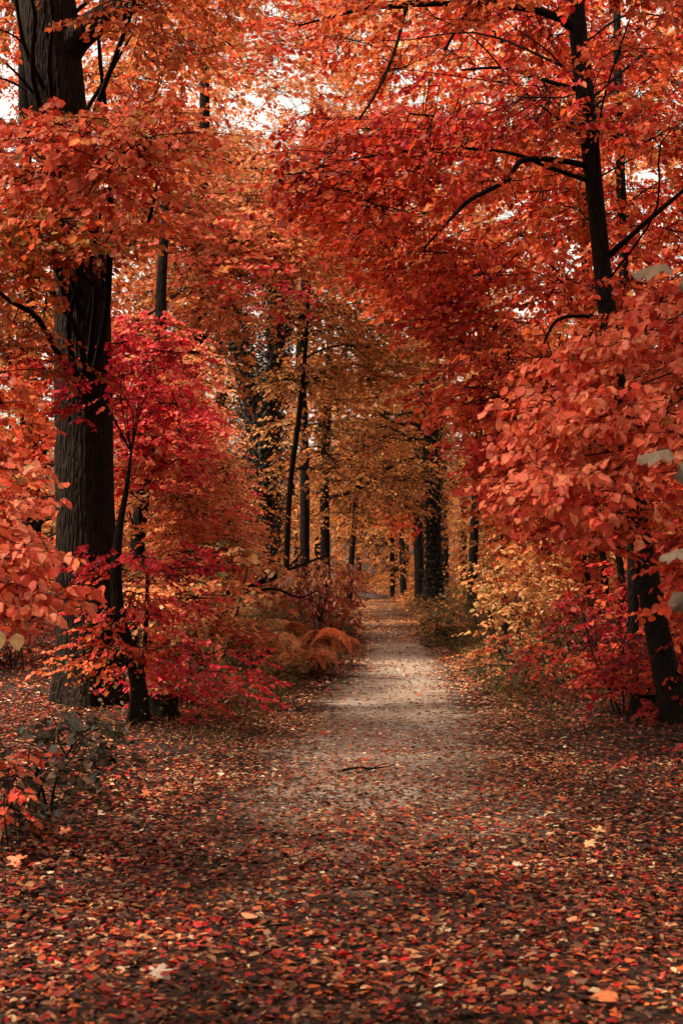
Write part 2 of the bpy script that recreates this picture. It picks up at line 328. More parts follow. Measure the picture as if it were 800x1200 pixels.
# ---------------------------------------------------------------- foliage made of leafy sprays
def in_poly(px, py, poly):
    q = np.array(poly, float); n = len(q); inside = np.zeros(len(px), bool); j = n - 1
    for i in range(n):
        c = ((q[i, 1] > py) != (q[j, 1] > py)) & (px < (q[j, 0] - q[i, 0]) * (py - q[i, 1]) / (q[j, 1] - q[i, 1] + 1e-12) + q[i, 0])
        inside ^= c; j = i
    return inside
def scatter_clusters(rng, poly, n, Y0, Y1, avoid=()):
    """n well spread cluster centres inside the view cone of a polygon"""
    q = np.array(poly, float); out = []; pts = []
    tries = 0
    while len(out) < n and tries < n * 60:
        best = None
        for _ in range(6):
            px = rng.uniform(q[:, 0].min(), q[:, 0].max(), 1); py = rng.uniform(q[:, 1].min(), q[:, 1].max(), 1); tries += 1
            if not in_poly(px, py, poly)[0]: continue
            Y = rng.uniform(Y0, Y1)
            if any(a[0] <= px[0] <= a[2] and a[1] <= py[0] <= a[3] and Y < a[4] for a in avoid): continue
            d = min([math.hypot(px[0] - a, py[0] - b) for a, b in pts], default=1e9)
            if best is None or d > best[0]: best = (d, px[0], py[0], Y)
        if best: pts.append(best[1:3]); out.append(P(*best[1:]))
    return np.array(out)
def sprays(rng, centres, rad, ns, nl, length, size, pal, flat=.55, droop=.18, up=.8, mask=None, spread=60., hang=.25, axis_xy=None):
    """leaf arrays + twig segments. centres (k,3) cluster centres, rad cluster radius, ns sprays per cluster, nl leaves per spray"""
    k = len(centres); n = k * ns
    cl = np.repeat(np.arange(k), ns)
    u = unit(rng.normal(size=(n, 3))) * (rng.random((n, 1)) ** .45)
    off = u * rad * np.array([1, 1, flat])
    o = centres[cl] + off
    out_dir = off.copy(); out_dir[:, 2] = 0
    if axis_xy is not None:
        r = centres[cl] - np.array([axis_xy[0], axis_xy[1], 0]); r[:, 2] = 0; out_dir = out_dir * .7 + unit(r) * rad * .7
    th = rng.uniform(0, 2 * np.pi, n); rd = np.stack([np.cos(th), np.sin(th), np.zeros(n)], 1)
    d = unit(unit(out_dir) + rd * .9 + np.array([0, 0, -droop]) + rng.normal(0, .12, (n, 3)))
    L_ = length * rng.uniform(.6, 1.3, n)
    twig_a = o; twig_b = o + d * L_[:, None]
    t = (np.arange(nl) + .6) / nl
    side = np.where(np.arange(nl) % 2 == 0, 1., -1.)
    pos = o[:, None] + d[:, None] * (t[None, :, None] * L_[:, None, None])
    sagg = -0.12 * (t[None, :] ** 2) * L_[:, None]; pos[..., 2] += sagg
    sd = unit(np.cross(d, np.array([0, 0, 1.])))
    a = np.radians(spread) * rng.uniform(.5, 1.2, (n, nl))
    ax = d[:, None] * np.cos(a)[..., None] + sd[:, None] * (side[None, :] * np.sin(a))[..., None]
    ax[..., 2] -= hang * rng.uniform(.2, 1.8, (n, nl))
    nm = np.array([0, 0, up]) + rng.normal(0, .42, (n, nl, 3))
    pos = (pos + rng.normal(0, size * .18, pos.shape)).reshape(-1, 3)
    N_ = n * nl
    sz = size * rng.uniform(.45, 1.35, N_)
    lf = dict(pos=pos, axis=ax.reshape(-1, 3), normal=nm.reshape(-1, 3), size=sz, col=colours(rng, pal, N_, np.repeat(cl, nl)))
    if mask is not None:
        px, py, dd = proj(lf['pos']); keep = mask(px, py, dd, rng)
        lf = {q: v[keep] for q, v in lf.items()}
    return lf, (twig_a, twig_b, cl)
def cat_leaves(ls): return {q: np.concatenate([l[q] for l in ls]) for q in ls[0]}
def segs(A, B, r0, r1):
    """three-sided tapered rods from A to B"""
    d = unit(B - A); ref = np.where(np.abs(d[:, 2:3]) > .9, np.array([[1., 0, 0]]), np.array([[0, 0, 1.]]))
    x = unit(np.cross(d, ref)); y = np.cross(d, x); V = []
    for P_, r in ((A, r0), (B, r1)):
        for k in range(3):
            a = k * 2 * math.pi / 3; V.append(P_ + np.asarray(r).reshape(-1, 1) * (x * math.cos(a) + y * math.sin(a)))
    V = np.stack(V, 1); f = []
    for k in range(3):
        k2 = (k + 1) % 3; f += [(k, k2, 3 + k2), (k, 3 + k2, 3 + k)]
    Fc = np.arange(len(A))[:, None, None] * 6 + np.array(f)[None]
    return V.reshape(-1, 3), Fc.reshape(-1, 3)

def smooth_path(pts, n):
    """Catmull-Rom through (x,y,z,r) rows"""
    p = np.array(pts, float)
    p = np.vstack([2 * p[0] - p[1], p, 2 * p[-1] - p[-2]]); m = len(p) - 3
    t = np.linspace(0, m - 1e-6, n); i = t.astype(int); f = (t - i)[:, None]
    a, b, c, d = p[i], p[i + 1], p[i + 2], p[i + 3]
    q = .5 * (2 * b + (c - a) * f + (2 * a - 5 * b + 4 * c - d) * f ** 2 + (3 * b - a - 3 * c + d) * f ** 3)
    q[:, 3] = np.maximum(q[:, 3], .002); return q
def tube(q, sides, ridge=0.0, seed=0, flare=0.0, lump=0.0):
    rng = np.random.default_rng(seed); n = len(q); c = q[:, :3]
    tg = np.gradient(c, axis=0); tg = unit(tg)
    ref = np.array([1., 0, 0]) if abs(tg[0][0]) < .8 else np.array([0, 1., 0])
    X = np.zeros((n, 3)); x = ref - ref.dot(tg[0]) * tg[0]
    for i in range(n):
        x = x - x.dot(tg[i]) * tg[i]; x /= np.linalg.norm(x); X[i] = x
    Yv = np.cross(tg, X)
    th = np.linspace(0, 2 * np.pi, sides, endpoint=False)
    s = np.concatenate([[0], np.cumsum(np.linalg.norm(np.diff(c, axis=0), axis=1))])
    R = np.repeat(q[:, 3:4], sides, 1)
    if ridge:
        acc = np.zeros((n, sides))
        for k, amp in ((9, .4), (19, .7), (31, .8), (43, .7)):
            ph = rng.uniform(0, 6.28) + 1.2 * np.sin(s[:, None] * rng.uniform(1., 3.2) + rng.uniform(0, 6)) + .6 * np.sin(s[:, None] * rng.uniform(4, 11) + 3 * th[None])
            acc += amp * (1 - np.abs(np.sin(.5 * (k * th[None] + ph))) * 2)
        R = R + ridge * acc
    if lump: R = R * (1 + lump * (vnoise(np.cos(th)[None] * 1.5 + seed + s[:, None] * .8, np.sin(th)[None] * 1.5 + s[:, None] * 1.1, seed) - .5) * 2)
    if flare:
        e = np.exp(-s / .28)[:, None]
        R = R * (1 + flare * e * (.6 + .6 * np.sin(5 * th[None] + seed) + .25 * np.sin(3 * th[None] + 1)))
    V = c[:, None] + R[..., None] * (np.cos(th)[None, :, None] * X[:, None] + np.sin(th)[None, :, None] * Yv[:, None])
    V = V.reshape(-1, 3); i = np.arange(n - 1)[:, None] * sides; j = np.arange(sides)[None]; j2 = (j + 1) % sides
    Q = np.stack([i + j, i + j2, i + sides + j2, i + sides + j], 2).reshape(-1, 4)
    return V, Q
def px_path(rows, Y=None):
    """rows of (px, py, radius_px[, Y]) -> (x,y,z,r)"""
    out = []
    for r in rows:
        y = r[3] if len(r) > 3 else Y
        out.append((*P(r[0], r[1], y), r[2] * y / F))
    return out
def grounded(rows, Y, sink=.12):
    """path whose first point is put on the terrain"""
    p = px_path(rows, Y); x, y, z, r = p[0]; p[0] = (x, y, float(ground_z(x, y)) - sink, r); return p

def add_trunk(T, path, mat, sides=14, rings=40, name='trunk', **kw):
    q = smooth_path(path, rings); v, f = tube(q, sides, **kw)
    T.part(name, v, f, mat, smooth=True); return q
def add_branches(T, q, centres, rng, mat, r0=.035, zmin=0., name='branch', wob=.12, rise=.35):
    """one tapered branch from the trunk line q to each cluster centre"""
    for c in centres:
        hd = np.hypot(q[:, 0] - c[0], q[:, 1] - c[1])
        want = c[2] - rise * hd
        k = int(np.argmin(np.abs(q[:, 2] - np.maximum(want, zmin)) + .15 * hd))
        a = q[k, :3]; ln = np.linalg.norm(c - a)
        if ln < .15: continue
        rr = min(r0 * (.5 + ln / 4), q[k, 3] * .6)
        m1 = a + (c - a) * .33 + np.array([0, 0, .10 * ln]) + rng.normal(0, wob * ln * .3, 3)
        m2 = a + (c - a) * .68 + np.array([0, 0, .08 * ln]) + rng.normal(0, wob * ln * .3, 3)
        pts = [(*a, rr), (*m1, rr * .7), (*m2, rr * .45), (*c, max(rr * .18, .003))]
        v, f = tube(smooth_path(pts, 12), 6, seed=k)
        T.part(name, v, f, mat, smooth=True)
def add_crown(T, lf, twigs, tpl, mat, rng, centres=None, twig_r=.004, single=0, name='crown', twig_link=True, meshes=None, maxd=99, twig_name='twig'):
    idx = np.zeros(0, int)
    if single:
        px, py, d = proj(lf['pos']); infr = (px > 0) & (px < 800) & (py > 0) & (py < 1200) & (d > .5)
        sc = np.where(infr, lf['size'] / d, 0); idx = np.argsort(-sc)[:single]
        # keep the 300 largest spread by visibility only
        leaf_objects(T.o, T.base, meshes or ME_NEAR, lf, idx, rng)
    keep = np.ones(len(lf['pos']), bool); keep[idx] = False
    l2 = {q: v[keep] for q, v in lf.items()}
    v, f, c, lc = batch(tpl, l2['pos'], l2['axis'], l2['normal'], l2['size'], l2['col'], rng.uniform(.3, 1.8, len(l2['pos'])))
    T.part(name, v, f, mat, cols=c, lc=lc, kind='stuff')
    if twigs is not None:
        A, B, cl = twigs
        v1, f1 = segs(A, B, np.full(len(A), twig_r), np.full(len(A), twig_r * .4))
        if centres is not None:
            ncl = len(centres); hx = unit(rng.normal(size=(ncl, 3)) * [1, 1, .25]); span = np.abs(A - centres[cl]).max()
            hub = centres[cl] + hx[cl] * ((A - centres[cl]) * hx[cl]).sum(1, keepdims=True) * .8
            v3, f3 = segs(centres - hx * span * .5, centres + hx * span * .5, np.full(ncl, twig_r * 2), np.full(ncl, twig_r))
            v1, f1 = np.concatenate([v1, v3]), np.concatenate([f1, f3 + len(v1)])
            v2, f2 = segs(hub, A, np.full(len(A), twig_r * 1.3), np.full(len(A), twig_r))
            v1, f1 = np.concatenate([v1, v2]), np.concatenate([f1, f2 + len(v1)])
        T.part(twig_name, v1, f1, M_TWIG, kind='stuff')
def simple_crown(T, rng, polys, size, tpl, mat, rad, ns, nl, length, trunk_q=None, branch_mat=None, r0=.03, zmin=1.0, nbranch=99, single=0, twig_r=.004, mask=None, flat=.55, droop=.18, up=.8, hang=.25, avoid=(), rise=.35, meshes=None):
    """polys: list of (poly, n, Y0, Y1, palette)"""
    ls, ta, tb, tcl, cs, off = [], [], [], [], [], 0
    axy = None if trunk_q is None else trunk_q[len(trunk_q) // 2, :2]
    for poly, n, Y0, Y1, pal in polys:
        c = scatter_clusters(rng, poly, n, Y0, Y1, avoid)
        if not len(c): continue
        lf, (A, B, cl) = sprays(rng, c, rad, ns, nl, length, size, pal, mask=mask, flat=flat, droop=droop, up=up, hang=hang, axis_xy=axy)
        ls.append(lf); ta.append(A); tb.append(B); tcl.append(cl + off); cs.append(c); off += len(c)
    cs = np.concatenate(cs); tw = (np.concatenate(ta), np.concatenate(tb), np.concatenate(tcl))
    if trunk_q is not None: add_branches(T, trunk_q, cs[:nbranch] if nbranch < len(cs) else cs, rng, branch_mat or M_TWIG, r0, zmin, rise=rise)
    add_crown(T, cat_leaves(ls), tw, tpl, mat, rng, cs, twig_r, single, meshes=meshes)
    return cs

# ---------------------------------------------------------------- ground and path
def axis_steps(segs_):
    out = []
    for a, b, st in segs_: out += list(np.arange(a, b, st))
    out.append(segs_[-1][1]); return np.array(out)
gx = axis_steps([(-400, -60, 20), (-60, -12, 2.5), (-12, -5, .5), (-5, 5, .16), (5, 12, .5), (12, 60, 2.5), (60, 400, 20)])
gy = axis_steps([(-100, -10, 10), (-10, 3, 1), (3, 16, .16), (16, 32, .35), (32, 90, 1.2), (90, 400, 12), (400, 700, 50)])
def sheet(xs, ys, dz=0.):
    X, Y = np.meshgrid(xs, ys); Z = ground_z(X, Y) + dz
    n, m = X.shape; V = np.stack([X, Y, Z], 2).reshape(-1, 3)
    i = np.arange(n - 1)[:, None] * m; j = np.arange(m - 1)[None]
    return V, np.stack([i + j, i + j + 1, i + m + j + 1, i + m + j], 2).reshape(-1, 4)
V_, F_ = sheet(gx, gy)
G = link('ground', new_mesh('ground', V_, F_, smooth=True), M_SOIL, kind='structure')
# the path: strip with ragged edges, 5 mm above the soil
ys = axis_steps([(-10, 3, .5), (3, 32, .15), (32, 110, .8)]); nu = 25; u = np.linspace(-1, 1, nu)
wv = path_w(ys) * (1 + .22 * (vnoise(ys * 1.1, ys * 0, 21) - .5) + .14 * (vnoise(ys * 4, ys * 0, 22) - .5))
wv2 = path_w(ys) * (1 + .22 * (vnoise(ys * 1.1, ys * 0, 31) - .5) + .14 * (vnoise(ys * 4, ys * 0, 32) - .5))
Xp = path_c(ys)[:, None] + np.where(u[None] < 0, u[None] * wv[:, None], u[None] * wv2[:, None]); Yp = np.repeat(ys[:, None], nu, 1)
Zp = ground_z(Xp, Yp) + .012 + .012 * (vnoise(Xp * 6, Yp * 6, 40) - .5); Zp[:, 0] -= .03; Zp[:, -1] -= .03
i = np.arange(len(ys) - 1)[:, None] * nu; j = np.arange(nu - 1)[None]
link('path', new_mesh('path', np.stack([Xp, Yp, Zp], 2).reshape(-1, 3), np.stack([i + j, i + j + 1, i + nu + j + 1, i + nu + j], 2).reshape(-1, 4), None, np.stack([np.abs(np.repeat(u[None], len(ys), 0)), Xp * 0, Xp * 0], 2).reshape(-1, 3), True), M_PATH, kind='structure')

# ---------------------------------------------------------------- leaf litter
rng = np.random.default_rng(5)
def litter(rng, x0, x1, y0, y1, dens, smin, smax):
    n = int((x1 - x0) * (y1 - y0) * dens); x = rng.uniform(x0, x1, n); y = rng.uniform(y0, y1, n)
    px = 400 + x / y * F
    d = np.abs(x - path_c(y)) / path_w(y)
    onp = d < 1
    cover = np.clip((y - 7.5) / 7, 0, 1) * np.where(y > 30, .25, 1)
    keep_p = np.where(onp, 1 - cover * (.76 - .76 * d ** 3), 1.0)
    clump = .35 + .95 * vnoise(x * 1.7, y * 1.7, 60)
    verge = (d > 1.4) & (y > 10) & (y < 30) & (d < 3.0)
    keep_p = np.where(verge, keep_p * .45, keep_p)
    keep = (rng.random(n) < keep_p * clump * np.where((px > -150) & (px < 950), 1, .4)) & (px > -650) & (px < 1450)
    x, y, d = x[keep], y[keep], d[keep]; n = len(x)
    s = smin + (smax - smin) * rng.random(n) ** 1.5 * np.where((d < 1) & (y > 9), .8, 1)
    tilt = .10 + .30 * rng.random((n, 1)) ** 2
    nm = np.array([0, 0, 1.]) + rng.normal(0, 1, (n, 3)) * tilt * np.array([1, 1, .2])
    th = rng.uniform(0, 2 * np.pi, n); ax = np.stack([np.cos(th), np.sin(th), rng.normal(0, .12, n)], 1)
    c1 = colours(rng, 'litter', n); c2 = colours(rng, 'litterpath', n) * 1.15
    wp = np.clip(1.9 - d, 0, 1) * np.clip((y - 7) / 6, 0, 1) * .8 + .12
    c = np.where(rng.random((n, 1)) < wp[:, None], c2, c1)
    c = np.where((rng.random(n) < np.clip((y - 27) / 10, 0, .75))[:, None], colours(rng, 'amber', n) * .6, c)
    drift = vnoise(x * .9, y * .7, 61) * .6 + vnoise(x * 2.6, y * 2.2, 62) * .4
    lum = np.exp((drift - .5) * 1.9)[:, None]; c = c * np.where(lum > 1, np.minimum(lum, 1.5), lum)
    z = ground_z(x, y) + .014 + rng.random(n) ** 2 * .035
    pos = np.stack([x, y, z], 1) - unit(ax) * s[:, None] * .5
    return dict(pos=pos, axis=ax, normal=nm, size=s, col=c)
La = litter(rng, -4.4, 4.4, 3.4, 8, 2100, .020, .060)
Lb = litter(rng, -6, 6, 8, 15, 1600, .026, .060)
Lc = litter(rng, -9, 9, 15, 32, 480, .036, .074)
Ld = litter(rng, -16, 16, 32, 75, 150, .05, .10)
px, py, d = proj(La['pos']); ok = (px > 10) & (px < 790) & (py < 1190) & (py > 900)
sel = rng.choice(np.where(ok)[0], 1500, replace=False); sc = La['size'][sel] / d[sel]; sel = sel[np.argsort(-sc)[:290]]
La['pos'][sel, 2] += .012
leaf_objects(G, np.zeros(3), ME_FALL, La, sel, rng)
keep = np.ones(len(La['pos']), bool); keep[sel] = False; La = {q: v[keep] for q, v in La.items()}
pt = []
ti = rng.integers(0, 5, len(La['pos']))
for k, t in enumerate([T_MAPLE[0], T_LIT, T_LIT, T_LIT, T_NARROW]):
    l = {q: v[ti == k] for q, v in La.items()}; pt.append(batch(t, l['pos'], l['axis'], l['normal'], l['size'], l['col'], rng.uniform(-.9, 1.5, len(l['pos']))))
ti = rng.integers(0, 3, len(Lb['pos']))
for k, t in enumerate([T_LIT, T_FAR, T_FAR]):
    l = {q: v[ti == k] for q, v in Lb.items()}; pt.append(batch(T_FAR, l['pos'], l['axis'], l['normal'], l['size'], l['col'], rng.uniform(-1.4, 2.0, len(l['pos']))))
for l in (Lc, Ld): pt.append(batch(T_FAR, l['pos'], l['axis'], l['normal'], l['size'], l['col'], rng.uniform(-2, 3, len(l['pos']))))
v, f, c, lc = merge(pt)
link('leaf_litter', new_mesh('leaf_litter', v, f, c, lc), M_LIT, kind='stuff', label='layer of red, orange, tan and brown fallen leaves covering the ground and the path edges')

n = 900; y = rng.uniform(4, 22, n); x = rng.uniform(-1, 1, n) * (1 + y * .28); th = rng.uniform(0, 6.28, n); ln = rng.uniform(.04, .22, n)
A = np.stack([x, y, ground_z(x, y) + .035], 1); B = A + np.stack([np.cos(th) * ln, np.sin(th) * ln, rng.uniform(-.005, .02, n)], 1)
v, f = segs(A, B, rng.uniform(.0015, .004, n), np.full(n, .001)); link('twig_litter', new_mesh('twig_litter', v, f), M_TWIG, kind='stuff', label='thin dark broken twigs scattered among the fallen leaves')

# single fallen leaves that stand out
def fallen(px, py, size, ang, colr, kind, label, tilt=(0, 0)):
    Y = CAM_H * F / (py - 670); p = P(px, py, Y); p[2] = float(ground_z(p[0], p[1])) + .045
    me = ME_FALL[3 + kind] if kind >= 0 else ME_FALL[0]
    o = bpy.data.objects.new('fallen_leaf', me); COL.objects.link(o)
    ax = np.array([[math.cos(ang), math.sin(ang), .08]]); nm = np.array([[tilt[0], tilt[1], 1.]]); x, y, n = leaf_frame(ax, nm); x, y, n = x[0] * size, y[0] * size, n[0] * size
    p = p - y * .5
    o.matrix_world = Matrix(((x[0], y[0], n[0], p[0]), (x[1], y[1], n[1], p[1]), (x[2], y[2], n[2], p[2]), (0, 0, 0, 1)))
    o.color = (*colr, 1); o['label'] = label; o['category'] = 'fallen leaf'
fallen(186, 1146, .15, .3, (.44, .33, .25), 0, 'large pale cream maple leaf near the bottom edge, left of centre', (-.1, -.35))
fallen(702, 980, .15, 1.4, (.55, .30, .12), 1, 'upright yellow tan maple leaf among red leaves on the right side', (0, -.9))
fallen(690, 994, .13, -.2, (.55, .32, .15), 0, 'pale yellow maple leaf lying flat below the upright yellow one', (0, -.3))
fallen(171, 938, .10, .5, (.62, .18, .06), 2, 'bright orange maple leaf lying alone at the left edge of the path', (0, -.8))
fallen(77, 988, .12, 2.2, (.62, .17, .06), 1, 'big bright orange leaf lying beside the dark evergreen bush', (0, -.6))
fallen(708, 1178, .10, 2.8, (.50, .15, .05), -1, 'flat orange oval leaf near the lower right corner', (0, -.25))
fallen(657, 940, .11, .7, (.62, .13, .06), 2, 'salmon orange maple leaf on the right part of the path, farther than the yellow pair', (0, -.7))
fallen(606, 1018, .06, .2, (.52, .38, .28), -1, 'small round pale tan leaf in the middle right of the leaf carpet', (0, -.3))
fallen(20, 1022, .15, 2.6, (.50, .13, .05), 0, 'curled orange brown maple leaf below the evergreen bush at the left edge', (0, -.7))
fallen(293, 1080, .09, 1.2, (.60, .27, .13), -1, 'light apricot oval leaf in the middle of the near path', (0, -.5))
fallen(642, 1144, .06, .4, (.50, .02, .02), 2, 'small bright red leaf between tan leaves near the bottom, right of centre', (0, -.5))

# ---------------------------------------------------------------- big tree at the left
def gpt(px, Y):
    p = P(px, 700, Y); return np.array([p[0], Y, float(ground_z(p[0], Y))])
rng = np.random.default_rng(11)
base = gpt(103, 15.1)
T = Thing('oak_tree', 'massive dark trunk with deeply furrowed bark and orange crown left of the path', 'tree', base)
lp = grounded([(104, 845, 40), (104, 800, 39), (103, 720, 36), (101, 640, 35), (99, 520, 34), (98, 420, 33), (95, 320, 31), (82, 220, 31), (67, 110, 34), (58, 20, 34), (48, -120, 27), (40, -300, 22), (30, -600, 10)], 15.1)
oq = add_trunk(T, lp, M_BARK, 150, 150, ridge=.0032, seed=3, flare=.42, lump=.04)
bough = px_path([(66, 85, 20, 15.1), (95, 40, 17, 14.9), (165, -5, 13, 14.3), (240, -60, 10, 13.5), (330, -160, 6, 12.5)])
v, f = tube(smooth_path(bough, 30), 20, seed=2, lump=.05, ridge=.002); T.part('bough', v, f, M_BARK, smooth=True)
bough = px_path([(50, 30, 14, 15.1), (20, -10, 12, 15.4), (-60, -90, 9, 15.8)])
v, f = tube(smooth_path(bough, 24), 16, seed=5, lump=.05); T.part('bough', v, f, M_BARK, smooth=True)
tr_av = [(15, -40, 125, 165, 15.6), (50, 470, 160, 900, 15.6), (60, 300, 125, 400, 15.0)]
simple_crown(T, rng, [
    ([(-70, -70), (260, -70), (270, 40), (200, 90), (130, 50), (-70, 130)], 17, 11, 17, 'orange'),
    ([(-70, 160), (160, 160), (230, 180), (190, 235), (120, 290), (-70, 290)], 18, 10.2, 13.5, 'orange'),
    ([(40, 230), (115, 230), (115, 350), (60, 350)], 4, 12.6, 14.4, 'orange'), ([(20, 10), (120, 10), (120, 90), (30, 90)], 2, 13, 14, 'orange'),
    ([(130, 60), (250, 30), (280, 120), (240, 180), (150, 160)], 7, 12, 17, 'redorange'),
    ([(-70, 280), (100, 280), (110, 350), (60, 430), (-70, 460)], 14, 11, 17, 'orange'),
    ([(-70, 20), (30, 20), (40, 300), (-70, 300)], 7, 16, 19, 'red'),
    ([(20, 160), (180, 160), (180, 200), (40, 205)], 6, 9.8, 10.6, 'salmon')],
    .068, T_MID, M_LEAF, .50, 24, 15, .42, oq, M_TWIG, .028, 3.2, single=300, avoid=tr_av, up=.55, hang=.45, nbranch=34)

# ---------------------------------------------------------------- leaning tree at the right
rng = np.random.default_rng(12)
base = gpt(797, 12.8)
T = Thing('maple_tree', 'slender dark leaning maple trunk with a wide red crown at the right of the path', 'tree', base)
rp_ = grounded([(799, 872, 15), (790, 830, 14), (774, 760, 14), (754, 650, 13.5), (738, 560, 12.5), (722, 450, 11.5), (708, 340, 11), (699, 250, 10.5), (687, 140, 11), (676, 30, 10.5), (668, -80, 9), (655, -300, 7), (640, -500, 3)], 12.8)
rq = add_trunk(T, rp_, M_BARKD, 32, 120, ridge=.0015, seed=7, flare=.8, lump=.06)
for br in ([(672, 32, 6), (640, 15, 4.5), (600, 8, 4), (550, 4, 3.6), (480, 6, 3), (420, 12, 2.2), (350, 30, 1.2)],
           [(556, 5, 2.6), (540, 25, 2.2), (520, 60, 1.4)],
           [(690, 195, 4), (655, 188, 3.6), (612, 188, 3.3), (592, 212, 3), (550, 235, 2.6), (520, 265, 2), (480, 310, 1.2)],
           [(698, 215, 3.2), (640, 195, 2.4), (600, 180, 2), (540, 174, 1.8), (470, 178, 1.6), (400, 190, 1.2), (340, 205, .8)],
           [(712, 300, 4), (740, 275, 3), (780, 240, 2.4), (840, 190, 1.6)],
           [(476, 8, 2.2), (462, 60, 2.0), (440, 110, 1.7), (405, 160, 1.2), (370, 200, .8)],
           [(708, 372, 2.4), (660, 372, 2), (640, 395, 1.6), (625, 450, 1)],
           [(720, 420, 3), (680, 420, 2.4), (630, 440, 1.6), (580, 470, 1)],
           [(694, 110, 3.4), (640, 95, 2.6), (590, 80, 2), (540, 82, 1.2)]):
    y0 = 12.8; n = len(br); sgn = rng.uniform(-1, .3)
    pts = px_path([(a, b, r, y0 + sgn * i / n * 2) for i, (a, b, r) in enumerate(br)])
    v, f = tube(smooth_path(pts, 34), 8, seed=n, lump=.08); T.part('branch', v, f, M_TWIG, smooth=True)
simple_crown(T, rng, [
    ([(400, -70), (870, -70), (870, 180), (500, 170), (400, 110)], 22, 10, 16.5, 'redorange'), ([(440, -70), (870, -70), (870, 180), (500, 170)], 16, 10, 17, 'red'),
    ([(380, 140), (520, 140), (540, 250), (440, 265), (350, 255), (345, 215)], 15, 10.5, 14.5, 'red'),
    ([(540, 150), (870, 150), (870, 420), (660, 450), (570, 380), (530, 300)], 18, 10, 17, 'redorange'), ([(540, 150), (870, 150), (870, 420), (660, 450), (560, 360)], 20, 10, 17, 'red'),
    ([(420, 265), (530, 270), (580, 360), (610, 420), (580, 430), (500, 360), (440, 305)], 9, 11, 14, 'red'),
    ([(575, 430), (700, 440), (760, 620), (700, 650), (640, 620), (590, 520)], 22, 10.5, 14, 'red'),
    ([(430, 300), (560, 330), (600, 430), (540, 450), (470, 390)], 9, 13, 17, 'redorange')],
    .064, T_MID, M_LEAF, .46, 24, 14, .38, rq, M_TWIG, .012, 2.6, single=300, avoid=[(655, -60, 720, 360, 12.6)], up=.5, hang=.5, nbranch=22)

# second thin trunk at the right
rng = np.random.default_rng(13)
T = Thing('maple_tree', 'thin dark straight trunk rising behind the leaning red maple in the upper right', 'tree', gpt(742, 16.5))
q = add_trunk(T, grounded([(742, 800, 7), (740, 600, 6.5), (733, 400, 6), (728, 250, 5.5), (724, 120, 5), (722, 0, 4.5), (720, -200, 3)], 16.5), M_BARKD, 14, 60, lump=.08, seed=9)
simple_crown(T, rng, [([(640, 60), (870, 40), (880, 480), (700, 480)], 22, 16, 20, 'red'), ([(470, -70), (870, -70), (870, 60), (640, 100), (660, 430), (520, 300)], 26, 17, 23, 'red')], .075, T_MID, M_LEAF, .7, 24, 13, .55, q, M_TWIG, .014, 3, up=.5, hang=.4, nbranch=8)

# ---------------------------------------------------------------- salmon tree whose branch hangs in from the right
rng = np.random.default_rng(14)
bx = np.array([3.3, 8.2, float(ground_z(3.3, 8.2))])
T = Thing('linden_tree', 'leafy salmon pink linden boughs with large overlapping leaves reaching in from the right edge', 'tree', bx)
q = add_trunk(T, [(3.3, 8.2, bx[2] - .1, .16), (3.25, 8.2, 1.5, .13), (3.1, 8.1, 3.2, .11), (3.0, 8.0, 5.5, .07), (2.8, 7.8, 8, .03)], M_BARKD, 24, 60, flare=.4, lump=.05, seed=4)
simple_crown(T, rng, [
    ([(670, 425), (715, 385), (765, 350), (870, 335), (870, 470), (760, 470), (670, 475)], 20, 6.9, 8.4, 'salmon'),
    ([(622, 480), (670, 455), (780, 450), (870, 470), (870, 530), (760, 545), (710, 550), (660, 550), (618, 515)], 21, 6.7, 8.2, 'salmon'),
    ([(680, 545), (730, 545), (735, 590), (700, 620), (680, 590)], 5, 6.7, 7.4, 'salmon'),
    ([(612, 540), (640, 550), (630, 590), (610, 580)], 4, 7.0, 7.6, 'salmon'),
    ([(800, 540), (870, 530), (870, 760), (810, 720)], 6, 7.2, 8.2, 'red')],
    .057, T_NEAR[0], M_LEAFN, .18, 13, 8, .20, q, M_TWIG, .014, 1.9, single=300, up=.75, hang=.75, twig_r=.0025, rise=-.05, nbranch=26)

# ---------------------------------------------------------------- tree whose branch hangs in from the left
rng = np.random.default_rng(15)
bx = np.array([-3.1, 7.6, float(ground_z(-3.1, 7.6))])
T = Thing('linden_tree', 'salmon orange leafy boughs with rounded leaves reaching in from the left edge', 'tree', bx)
q = add_trunk(T, [(-3.1, 7.6, bx[2] - .1, .15), (-3.05, 7.6, 1.5, .12), (-3.0, 7.5, 3.2, .10), (-2.9, 7.5, 5.5, .07), (-2.8, 7.5, 8, .03)], M_BARKD, 24, 60, flare=.4, lump=.05, seed=4)
simple_crown(T, rng, [
    ([(-80, 540), (30, 550), (45, 590), (30, 640), (-80, 650)], 12, 6.8, 8.2, 'salmon'),
    ([(-80, 650), (40, 655), (66, 690), (50, 710), (0, 715), (-80, 740)], 11, 6.6, 7.8, 'salmon'),
    ([(-80, 400), (10, 420), (35, 500), (10, 530), (-80, 540)], 9, 8, 9.5, 'redorange')],
    .057, T_NEAR[0], M_LEAFN, .17, 10, 8, .19, q, M_TWIG, .014, 1.4, single=280, up=.75, hang=.7, twig_r=.0025, rise=0, nbranch=20)
lf = dict(pos=np.array([P(20, 742, 6.2), P(-4, 738, 6.0)]), axis=np.array([[.1, -.1, -1.], [0.1, 0, -1]]), normal=np.array([[.1, -1, .3], [0, -1, .3]]), size=np.array([.075, .09]), col=np.array([[.55, .33, .14], [.55, .36, .16]]))
leaf_objects(T.o, T.base, [ME_NEAR[2]], lf, np.arange(2), rng)

